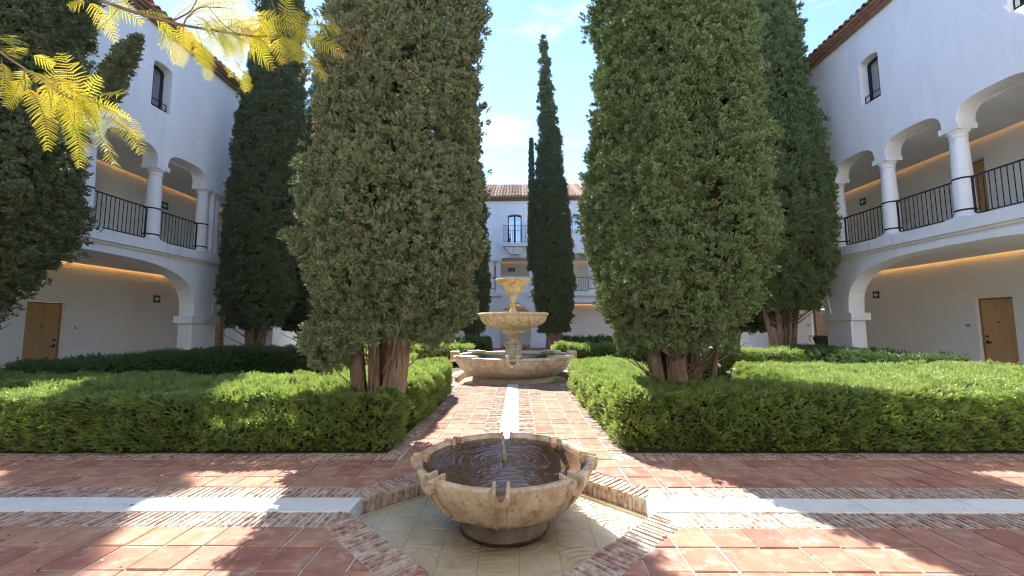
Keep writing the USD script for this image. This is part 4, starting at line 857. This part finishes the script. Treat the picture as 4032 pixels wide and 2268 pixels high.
# ------------------------------------------------------------------ hedges
def hedge(label, poly, h, mat_name, seed, dens=800, scale=1.0, fade=0.0, dip=None, round_=.10, low=.03):
    """A clipped hedge on a plan polygon: an inner mass of twigs and thousands of leafy shoots."""
    r = np.random.default_rng(seed); t = thing('hedge', label, 'hedge', 'clipped hedges of the courtyard garden')
    poly = poly.buffer(-.22, join_style=1).buffer(.22, join_style=1)
    poly = max(polys(poly), key=lambda g: g.area)
    top = poly.buffer(-round_)
    def hz(x, y):
        z = h + .05 * (meshkit.noise(np.stack([x * 1.5, y * 1.5, 0 * x + seed], -1), seed) - .5) * 2 + .045 * (meshkit.noise(np.stack([x * 4, y * 4, 0 * x], -1), seed) - .5) * 2 + .035 * (meshkit.noise(np.stack([x * 10, y * 10, 0 * x], -1), seed + 1) - .5) * 2
        if dip is not None:
            cx, cy, rad, dz = dip; z = z - dz * np.exp(-((x - cx) ** 2 + (y - cy) ** 2) / rad ** 2)
        return z
    def side(n, ring):
        s_ = r.random(n) * ring.length; e = .02
        p = shapely.get_coordinates(shapely.line_interpolate_point(ring, s_)); q = shapely.get_coordinates(shapely.line_interpolate_point(ring, np.minimum(s_ + e, ring.length)))
        d = q - p; d /= np.linalg.norm(d, axis=1, keepdims=True) + 1e-9; return p, np.c_[d[:, 1], -d[:, 0]]
    ring = poly.exterior if poly.exterior.is_ccw else shapely.geometry.LinearRing(list(poly.exterior.coords)[::-1])
    n = int(ring.length * h * dens * 1.7); p, nn = side(n, ring)
    cc = np.array(poly.centroid.coords[0]); view = -p / np.linalg.norm(p, axis=1, keepdims=True); keep = r.random(n) < np.where((nn * view).sum(1) > -.05, 1, .30); p, nn = p[keep], nn[keep]; n = len(p)
    z = low + (h - .03 - low) * r.random(n) ** .9
    bul = .045 * np.sin(np.clip(z / h, 0, 1) * PI) + .07 * (meshkit.noise(np.c_[p * 2.4, z * 2.6], seed + 3) - .5) * 2 + .05 * (meshkit.noise(np.c_[p * 6, z * 6], seed + 5) - .5) * 2 - np.abs(r.normal(0, .030, n)) * scale
    edge = np.clip((z - (h - round_)) / round_, 0, 1); bul -= edge ** 2 * round_ * .8
    P1 = np.c_[p + nn * bul[:, None], np.minimum(z, hz(p[:, 0], p[:, 1]) + .01)]; N1 = np.c_[nn * .95, np.full(n, .55)] + r.normal(0, .3, (n, 3)) + np.c_[np.zeros((n, 2)), edge]
    x0, y0, x1, y1 = poly.bounds; nt = int((x1 - x0) * (y1 - y0) * dens * .92); q = np.c_[r.uniform(x0, x1, nt), r.uniform(y0, y1, nt)]; q = q[shapely.contains_xy(poly.buffer(-.04), q[:, 0], q[:, 1])]
    ins = shapely.distance(shapely.points(q), poly.exterior); dropz = np.clip((round_ - ins) / round_, 0, 1) ** 2 * .06
    P2 = np.c_[q, hz(q[:, 0], q[:, 1]) - dropz - .05 * scale - np.abs(r.normal(0, .02, len(q))) + (r.random(len(q)) < .03) * r.uniform(.02, .06, len(q))]; N2 = np.c_[np.zeros((len(q), 2)), np.ones(len(q))] + r.normal(0, .26, (len(q), 3))
    n3 = int(ring.length * round_ * 1.6 * dens * 1.5); p, nn = side(n3, ring); ph = r.uniform(0, PI / 2, n3)
    rr3 = round_ * 1.15 * (1 - np.cos(ph)) - .05 * (meshkit.noise(np.c_[p * 6, 0 * ph], seed + 5) - .5) + np.abs(r.normal(0, .025, n3))
    P3 = np.c_[p - nn * rr3[:, None], hz(p[:, 0], p[:, 1]) - .03 - round_ * .9 * (1 - np.sin(ph)) - np.abs(r.normal(0, .02, n3))]; N3 = np.c_[nn * np.cos(ph)[:, None], np.sin(ph) + .3] + r.normal(0, .3, (n3, 3))
    P, N = np.vstack([P1, P2, P3]), np.vstack([N1, N2, N3])
    scatter('leafy_shoots', t, SHOOTS, mat_name, P, N, scale * r.uniform(.75, 1.3, len(P)), r, kind='stuff')
    # inner mass: grid top draped over the plan, with walls
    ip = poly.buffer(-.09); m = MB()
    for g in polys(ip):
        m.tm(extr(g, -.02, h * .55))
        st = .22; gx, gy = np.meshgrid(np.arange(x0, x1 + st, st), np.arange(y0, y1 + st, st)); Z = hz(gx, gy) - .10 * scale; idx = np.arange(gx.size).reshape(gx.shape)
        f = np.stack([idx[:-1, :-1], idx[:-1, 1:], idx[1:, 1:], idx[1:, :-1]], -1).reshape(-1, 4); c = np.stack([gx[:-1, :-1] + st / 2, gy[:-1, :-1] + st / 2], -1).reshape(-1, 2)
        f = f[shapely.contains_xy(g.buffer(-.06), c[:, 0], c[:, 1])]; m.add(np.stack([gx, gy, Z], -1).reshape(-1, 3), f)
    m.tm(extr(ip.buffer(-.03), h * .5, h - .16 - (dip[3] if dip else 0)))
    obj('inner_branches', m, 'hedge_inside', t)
    return t
near_l = sbox(-10.4, 5.33, XC - 1.47, 7.25).union(sbox(XC - 3.0, 5.33, XC - 1.47, 9.95)).difference(Point(-2.05, 6.15).buffer(.34)).difference(Point(-9.5, 7.0).buffer(.3))
hedge('long clipped hedge left of the path, split trunk of the brownish cypress at its corner', near_l, .75, 'hedge_leaf', 71, dens=1000, dip=(-2.15, 5.85, .42, .16))
near_r = sbox(XC + 1.47, 5.33, 10.2, 6.35).union(sbox(XC + 1.47, 5.33, XC + 2.75, 10.4)).union(sbox(4.6, 5.33, 10.2, 9.0)).difference(Point(2.48, 6.5).buffer(.40))
hedge('long clipped hedge right of the path below the deep green cypress', near_r, .75, 'hedge_leaf', 73, dens=1000)
hedge('dark shaded hedge along the left wing below doors 1 and 2', sbox(-10.35, 8.2, -9.3, 14.6).union(sbox(-10.35, 13.9, -5.6, 14.9)).difference(Point(-9.72, 15.1).buffer(.3)), .86, 'hedge_leaf_dark', 79, dens=330, scale=1.5)
hedge('hedge across the left garden behind the trunk of the brownish cypress', sbox(-5.4, 12.2, -3.3, 13.4), .72, 'hedge_leaf', 81, dens=330, scale=1.5)
hedge('sunlit hedge across the right garden with white flowers before it', sbox(4.4, 12.3, 8.4, 13.5), .80, 'hedge_leaf', 83, dens=330, scale=1.5)
hedge('hedge at the foot of the right row of cypresses near the pier', sbox(9.0, 9.6, 10.3, 14.9).difference(Point(9.65, 15.1).buffer(.4)), .84, 'hedge_leaf_dark', 85, dens=300, scale=1.5)
hedge('low lit hedge beyond the fountain on the left', sbox(-6.8, 16.6, -2.0, 18.0), .76, 'hedge_leaf', 87, dens=220, scale=1.9)
hedge('rounded dark hedge block at the trunk left behind the fountain', sbox(-2.75, 20.2, -1.55, 22.6).difference(Point(-2.42, 22).buffer(.25)), .92, 'hedge_leaf_dark', 89, dens=200, scale=1.9)
hedge('dark hedge along the far left lower arcade', sbox(-8.5, 23.2, -2.4, 24.2), .85, 'hedge_leaf_dark', 91, dens=120, scale=2.4)
hedge('rounded lit bush right behind the fountain, nearest the basin', sbox(1.55, 16.7, 3.2, 18.0), .78, 'hedge_leaf', 93, dens=230, scale=1.9, round_=.2)
hedge('second lit bush right behind the fountain, before the arcade', sbox(3.45, 16.8, 4.6, 18.1), .76, 'hedge_leaf', 95, dens=230, scale=1.9, round_=.2)
hedge('third lit bush beyond the fountain, beside the deep green cypress', sbox(4.75, 16.7, 7.0, 18.0), .74, 'hedge_leaf', 97, dens=230, scale=1.9, round_=.2)
hedge('dark hedge along the far right lower arcade', sbox(2.4, 23.2, 9.0, 24.2), .88, 'hedge_leaf_dark', 99, dens=120, scale=2.4)
# garlic-like plants with white flower heads
def flower_plant(label, x, y, seed, n=34, heads=3, h=.42):
    r = np.random.default_rng(seed); t = thing('flowering_plant', label, 'plant', loc=(x, y, -.02)); m = MB()
    for _ in range(n):
        a = r.uniform(0, 2 * PI); l_ = h * r.uniform(.7, 1.2); o = r.uniform(.25, .8); w = .009
        k = np.linspace(0, 1, 5); p = np.c_[l_ * o * k ** 1.5 * math.cos(a), l_ * o * k ** 1.5 * math.sin(a), l_ * (k - .45 * o * k ** 3)] + np.r_[r.normal(0, .05, 2), 0]
        s_ = np.array([-math.sin(a), math.cos(a), 0]) * w; wv = np.array([1, 1.1, 1, .7, .05])[:, None]
        m.add(np.vstack([p + s_ * wv, p - s_ * wv]), [(i, i + 1, i + 6, i + 5) for i in range(4)])
    obj('leaf_tuft', m, 'garlic_leaf', t)
    for _ in range(heads):
        a = r.uniform(0, 2 * PI); tp = np.array([.14 * math.cos(a), .14 * math.sin(a), h * r.uniform(1.7, 2.1)]); stm = MB().tube([(0, 0, 0), tp * [.4, .4, .5], tp], .004, 5); s_ = obj('flower_stalk', stm, 'garlic_leaf', t)
        b = MB()
        for _ in range(14):
            d = r.normal(size=3); d /= np.linalg.norm(d); q = trimesh.creation.icosphere(0, .010); q.apply_translation(tp + d * .022); b.tm(q)
        obj('flower_head', b, 'petal', s_)
flower_plant('leafy plant with white flower heads right of the deep green cypress trunk', 3.45, 6.95, 5, heads=3, h=.48)
flower_plant('strappy leafy plant without flowers left of the deep green cypress trunk', 3.75, 7.5, 6, heads=0, h=.45)

# ------------------------------------------------------------------ yellow leaved tree whose boughs hang into the view
yt = thing('yellow_leaved_tree', 'yellow feathery leaved tree, boughs hanging in at the top left', 'tree')
YT_TWIGS = [([(-3.210,2.250,3.281), (-3.060,2.250,3.229), (-3.012,2.250,3.191), (-2.900,2.250,3.120), (-2.759,2.250,3.027), (-2.618,2.250,2.934), (-2.486,2.250,2.911)], 0.0075, 0.0025), ([(-3.082,2.524,3.963), (-2.812,2.540,3.799), (-2.600,2.553,3.726), (-2.311,2.570,3.643), (-1.995,2.590,3.596), (-1.784,2.602,3.568), (-1.587,2.614,3.580), (-1.535,2.618,3.604)], 0.0140, 0.0040), ([(-1.595,2.600,3.581), (-1.624,2.600,3.676), (-1.678,2.600,3.831), (-1.705,2.600,3.920)], 0.0030, 0.0020), ([(-2.329,2.560,3.650), (-2.199,2.560,3.720), (-2.152,2.560,3.834)], 0.0060, 0.0030), ([(-2.206,2.520,3.597), (-2.191,2.520,3.645), (-2.118,2.520,3.714), (-2.060,2.520,3.722), (-1.952,2.520,3.711)], 0.0050, 0.0020), ([(-2.788,2.280,3.041), (-2.731,2.280,2.823), (-2.693,2.280,2.749)], 0.0025, 0.0015), ([(-2.866,2.220,3.102), (-2.846,2.220,3.002), (-2.851,2.220,2.961)], 0.0025, 0.0015), ([(-1.856,2.550,3.541), (-1.968,2.550,3.622), (-2.073,2.550,3.744)], 0.0030, 0.0020), ([(-5.200,1.300,-0.100), (-5.150,1.300,1.200), (-4.900,1.400,2.600), (-4.600,1.500,3.600)], 0.1300, 0.0700), ([(-4.850,1.420,2.750), (-4.200,1.700,3.100), (-3.500,2.000,3.050), (-3.210,2.250,3.281)], 0.0350, 0.0075), ([(-4.600,1.500,3.600), (-3.800,1.800,4.150), (-3.000,2.200,4.100), (-3.082,2.524,3.963)], 0.0450, 0.0140)]
YT_FRONDS = [((-2.970,2.250,3.220), (-3.109,2.338,3.396), 0.079), ((-2.873,2.250,3.204), (-2.835,2.335,3.193), 0.047), ((-2.487,2.250,2.920), (-2.623,2.200,3.178), 0.079), ((-2.502,2.250,2.926), (-2.390,2.201,3.032), 0.047), ((-2.488,2.250,2.935), (-2.255,2.201,2.923), 0.070), ((-2.455,2.250,2.906), (-2.199,2.275,2.695), 0.070), ((-2.398,2.250,2.820), (-2.106,2.189,2.564), 0.065), ((-2.573,2.250,2.907), (-2.350,2.291,2.523), 0.075), ((-2.677,2.250,2.935), (-2.477,2.214,2.501), 0.070), ((-2.683,2.250,2.920), (-2.638,2.318,2.737), 0.061), ((-2.889,2.250,3.021), (-2.657,2.199,2.597), 0.070), ((-2.916,2.250,3.053), (-3.102,2.335,2.937), 0.056), ((-3.047,2.250,3.179), (-2.977,2.216,2.917), 0.051), ((-2.938,2.250,3.120), (-2.593,2.157,2.920), 0.051), ((-2.797,2.250,3.052), (-2.502,2.182,2.917), 0.061), ((-2.759,2.250,3.022), (-2.739,2.313,3.141), 0.051), ((-3.012,2.250,3.191), (-2.828,2.184,3.203), 0.051), ((-2.618,2.250,2.934), (-2.392,2.200,2.754), 0.065), ((-2.904,2.250,3.120), (-3.064,2.349,3.015), 0.051), ((-2.727,2.250,3.014), (-2.712,2.233,2.822), 0.047), ((-2.542,2.250,2.926), (-2.447,2.279,2.721), 0.065), ((-2.486,2.250,2.911), (-2.246,2.259,2.806), 0.061), ((-2.692,2.250,2.990), (-2.591,2.244,2.800), 0.061), ((-2.802,2.250,3.034), (-2.781,2.329,2.912), 0.059), ((-2.556,2.250,2.949), (-2.397,2.157,2.699), 0.053), ((-2.700,2.250,3.023), (-2.456,2.226,2.860), 0.063), ((-2.607,2.250,2.962), (-2.567,2.240,2.716), 0.048), ((-2.613,2.250,3.001), (-2.475,2.287,2.775), 0.056), ((-2.508,2.250,2.958), (-2.537,2.296,2.812), 0.062), ((-2.724,2.250,3.028), (-2.464,2.151,2.970), 0.061), ((-2.571,2.250,2.979), (-2.358,2.170,2.791), 0.063), ((-2.780,2.250,3.041), (-2.656,2.198,2.791), 0.059), ((-2.547,2.250,2.941), (-2.443,2.217,2.754), 0.064), ((-2.651,2.250,2.974), (-2.564,2.304,2.784), 0.065), ((-2.789,2.250,3.031), (-2.586,2.298,2.990), 0.051), ((-2.667,2.250,3.017), (-2.687,2.335,2.885), 0.056), ((-2.553,2.250,2.960), (-2.472,2.230,2.734), 0.064), ((-2.559,2.250,2.933), (-2.434,2.234,2.757), 0.057), ((-2.897,2.535,3.787), (-2.928,2.463,3.691), 0.052), ((-2.893,2.535,3.796), (-2.758,2.614,3.556), 0.078), ((-2.780,2.542,3.789), (-2.588,2.622,3.688), 0.073), ((-2.453,2.562,3.679), (-2.361,2.653,3.608), 0.062), ((-2.414,2.564,3.675), (-2.326,2.611,3.381), 0.062), ((-2.259,2.574,3.645), (-2.327,2.650,3.398), 0.062), ((-2.177,2.579,3.625), (-2.082,2.592,3.257), 0.068), ((-2.168,2.580,3.758), (-1.884,2.648,3.836), 0.078), ((-2.101,2.584,3.772), (-1.735,2.549,3.638), 0.083), ((-2.043,2.587,3.609), (-1.958,2.638,3.302), 0.057), ((-2.032,2.587,3.603), (-1.887,2.639,3.396), 0.068), ((-1.931,2.593,3.575), (-1.692,2.617,3.520), 0.073), ((-1.915,2.594,3.561), (-1.679,2.662,3.374), 0.088), ((-1.905,2.594,3.398), (-1.836,2.630,3.192), 0.062), ((-1.561,2.616,3.656), (-1.538,2.566,3.823), 0.068), ((-1.540,2.617,3.598), (-1.162,2.528,3.542), 0.088), ((-1.568,2.616,3.574), (-1.154,2.581,3.401), 0.083), ((-1.597,2.614,3.579), (-1.259,2.553,3.205), 0.068), ((-1.551,2.617,3.598), (-1.507,2.698,3.445), 0.062), ((-2.238,2.575,3.681), (-2.053,2.582,3.744), 0.062), ((-2.003,2.589,3.599), (-1.811,2.635,3.669), 0.073), ((-2.120,2.582,3.632), (-2.092,2.667,3.479), 0.062), ((-2.311,2.570,3.649), (-2.186,2.629,3.541), 0.062), ((-2.600,2.553,3.726), (-2.421,2.626,3.747), 0.062), ((-2.601,2.553,3.732), (-2.707,2.565,3.877), 0.062), ((-2.337,2.569,3.657), (-2.145,2.621,3.857), 0.073), ((-2.213,2.577,3.734), (-1.959,2.668,3.930), 0.078), ((-1.784,2.602,3.568), (-1.607,2.590,3.448), 0.068), ((-1.995,2.590,3.596), (-1.797,2.630,3.478), 0.068), ((-2.103,2.583,3.650), (-1.954,2.674,3.778), 0.068), ((-2.101,2.583,3.621), (-1.916,2.531,3.411), 0.062), ((-1.889,2.596,3.570), (-1.673,2.510,3.587), 0.062), ((-2.232,2.575,3.629), (-2.129,2.571,3.357), 0.057), ((-1.995,2.590,3.590), (-1.923,2.668,3.303), 0.057), ((-2.364,2.567,3.671), (-2.408,2.572,3.474), 0.052), ((-2.680,2.548,3.761), (-2.738,2.489,3.559), 0.057), ((-1.522,2.618,3.611), (-1.404,2.715,3.593), 0.068), ((-1.535,2.618,3.599), (-1.470,2.612,3.750), 0.068), ((-1.638,2.611,3.621), (-1.605,2.599,3.455), 0.065), ((-1.995,2.590,3.609), (-1.670,2.504,3.605), 0.063), ((-1.664,2.610,3.627), (-1.399,2.596,3.529), 0.072), ((-1.998,2.589,3.588), (-2.024,2.685,3.485), 0.065), ((-1.787,2.602,3.576), (-1.662,2.589,3.446), 0.062), ((-1.924,2.594,3.642), (-1.922,2.650,3.480), 0.057), ((-1.905,2.595,3.623), (-1.906,2.681,3.442), 0.057), ((-1.647,2.611,3.624), (-1.436,2.511,3.386), 0.056), ((-1.796,2.602,3.599), (-1.613,2.640,3.670), 0.059), ((-2.129,2.582,3.691), (-2.012,2.510,3.349), 0.060), ((-1.771,2.604,3.690), (-1.705,2.605,3.460), 0.069), ((-2.062,2.586,3.667), (-1.815,2.656,3.677), 0.061), ((-1.916,2.594,3.584), (-1.830,2.566,3.361), 0.058), ((-1.727,2.606,3.678), (-1.475,2.650,3.642), 0.071), ((-2.091,2.584,3.707), (-1.928,2.541,3.456), 0.057), ((-1.919,2.595,3.696), (-1.778,2.614,3.528), 0.067), ((-2.178,2.579,3.641), (-1.996,2.625,3.633), 0.059), ((-1.834,2.600,3.627), (-1.721,2.608,3.532), 0.057), ((-2.190,2.578,3.675), (-2.016,2.543,3.580), 0.066), ((-1.928,2.594,3.642), (-1.719,2.642,3.488), 0.064), ((-2.179,2.579,3.704), (-1.988,2.506,3.497), 0.068), ((-1.914,2.595,3.657), (-1.786,2.561,3.487), 0.058), ((-2.052,2.586,3.662), (-2.008,2.644,3.427), 0.069), ((-1.840,2.599,3.699), (-1.620,2.600,3.695), 0.071), ((-2.005,2.589,3.641), (-1.861,2.508,3.395), 0.067), ((-1.859,2.598,3.634), (-1.713,2.634,3.507), 0.054), ((-1.665,2.610,3.565), (-1.627,2.693,3.433), 0.065), ((-1.751,2.605,3.686), (-1.628,2.539,3.497), 0.071), ((-2.079,2.584,3.594), (-1.918,2.668,3.683), 0.069), ((-1.609,2.613,3.594), (-1.461,2.514,3.331), 0.068), ((-3.360,2.120,3.161), (-2.995,2.100,3.057), 0.075), ((-3.706,1.912,3.065), (-4.042,1.852,2.898), 0.075), ((-4.074,1.754,3.091), (-4.439,1.660,3.143), 0.075), ((-4.007,1.783,3.086), (-3.910,2.149,3.050), 0.075), ((-3.709,1.911,3.065), (-3.714,2.290,3.092), 0.075), ((-3.473,2.023,3.072), (-3.306,1.685,3.113), 0.075), ((-3.475,2.021,3.070), (-3.527,1.885,2.719), 0.075), ((-3.674,1.925,3.062), (-3.803,1.568,3.052), 0.075), ((-3.579,1.966,3.056), (-3.759,1.753,2.797), 0.075), ((-3.474,1.963,4.130), (-3.656,1.634,4.186), 0.075), ((-3.481,1.960,4.130), (-3.499,1.965,3.751), 0.075), ((-3.035,2.337,4.042), (-3.414,2.335,4.050), 0.075), ((-3.164,2.118,4.110), (-3.531,2.066,4.028), 0.075), ((-3.707,1.846,4.144), (-3.599,1.902,3.784), 0.075), ((-3.745,1.827,4.147), (-3.927,1.541,3.976), 0.075), ((-3.020,2.277,4.067), (-3.073,2.609,3.891), 0.075), ((-3.460,1.970,4.129), (-3.783,1.787,4.047), 0.075), ((-3.001,2.205,4.098), (-2.822,2.192,3.763), 0.075)]
rl = np.random.default_rng(77)
def frond(b0, tip, width, seed, droop=.12, gap=.0):
    """A twice-feathered leaf from b0 to tip: a stalk and two rows of toothed leaflet combs."""
    r = np.random.default_rng(seed); b0, tip = np.array(b0, float), np.array(tip, float); ax = tip - b0; L_ = np.linalg.norm(ax); d = ax / L_
    toward = -(b0 + tip) / 2 + np.array([0, 0, 1.6]); toward /= np.linalg.norm(toward); n0 = toward + r.normal(0, .35, 3) + np.array([0, 0, .25]); s0 = np.cross(n0, d); s0 /= np.linalg.norm(s0); n_ = np.cross(d, s0)
    sag = np.array([0, 0, -1.0]) * L_ * droop
    cur = lambda t: b0 + ax * t + sag * (4 * t * (1 - t)) * -.6 + s0 * L_ * .05 * math.sin(3 * t)
    st = MB().tube([cur(t) for t in np.linspace(0, 1, 8)], np.linspace(.0022, .0008, 8), 5)
    m = MB(); npair = max(7, int(L_ / .0190))
    for i in range(npair):
        t = .10 + .90 * (i + .5) / npair
        ln = width * (math.sin(PI * min(.16 + .80 * t, 1)) ** .65) * r.uniform(.88, 1.1)
        for sd in (-1, 1):
            if r.random() < gap: continue
            o = cur(t); dd = s0 * sd * .86 + d * (.42 + .25 * t) + n_ * r.normal(0, .16) + np.array([0, 0, -.18]); dd /= np.linalg.norm(dd)
            q = np.cross(n_, dd); q /= np.linalg.norm(q); k = 9; wv = .0042 * (1 + .25 * r.random())
            pts = []
            for j in range(k + 1):
                u = j / k; c = o + dd * ln * u + np.array([0, 0, -1]) * ln * .14 * u * u
                w = wv * (.95 - .72 * u) * 1.0
                pts.append((c, w))
            vs, fs = [], []
            for j in range(k):
                c0, w0 = pts[j]; c1, w1 = pts[j + 1]; mid = (c0 * .35 + c1 * .65)
                base = len(vs); vs += [c0, c1, mid + q * w0 * 1.5 + n_ * .001, mid - q * w0 * 1.5 + n_ * .001]; fs += [(base, base + 1, base + 2), (base, base + 3, base + 1)]
            m.add(vs, fs)
    lf = obj('leaf', m, 'yellow_leaf', yt); obj('stalk', st, 'twig_bark', lf)
def yellow_tree():
    for pts, r0, r1 in YT_TWIGS:
        pts = np.array(pts); t = np.linspace(0, 1, len(pts)); tt = np.linspace(0, 1, 4 * len(pts)); q = np.stack([np.interp(tt, t, pts[:, k]) for k in range(3)], -1)
        q[1:-1] = (q[:-2] + 2 * q[1:-1] + q[2:]) / 4
        obj('bough', MB().tube(q, np.linspace(r0, r1, len(q)), 8), 'twig_bark', yt, smooth=True)
    for i, (a, b, w) in enumerate(YT_FRONDS): frond(a, b, w, 500 + i, droop=rl.uniform(.03, .14))
yellow_tree()
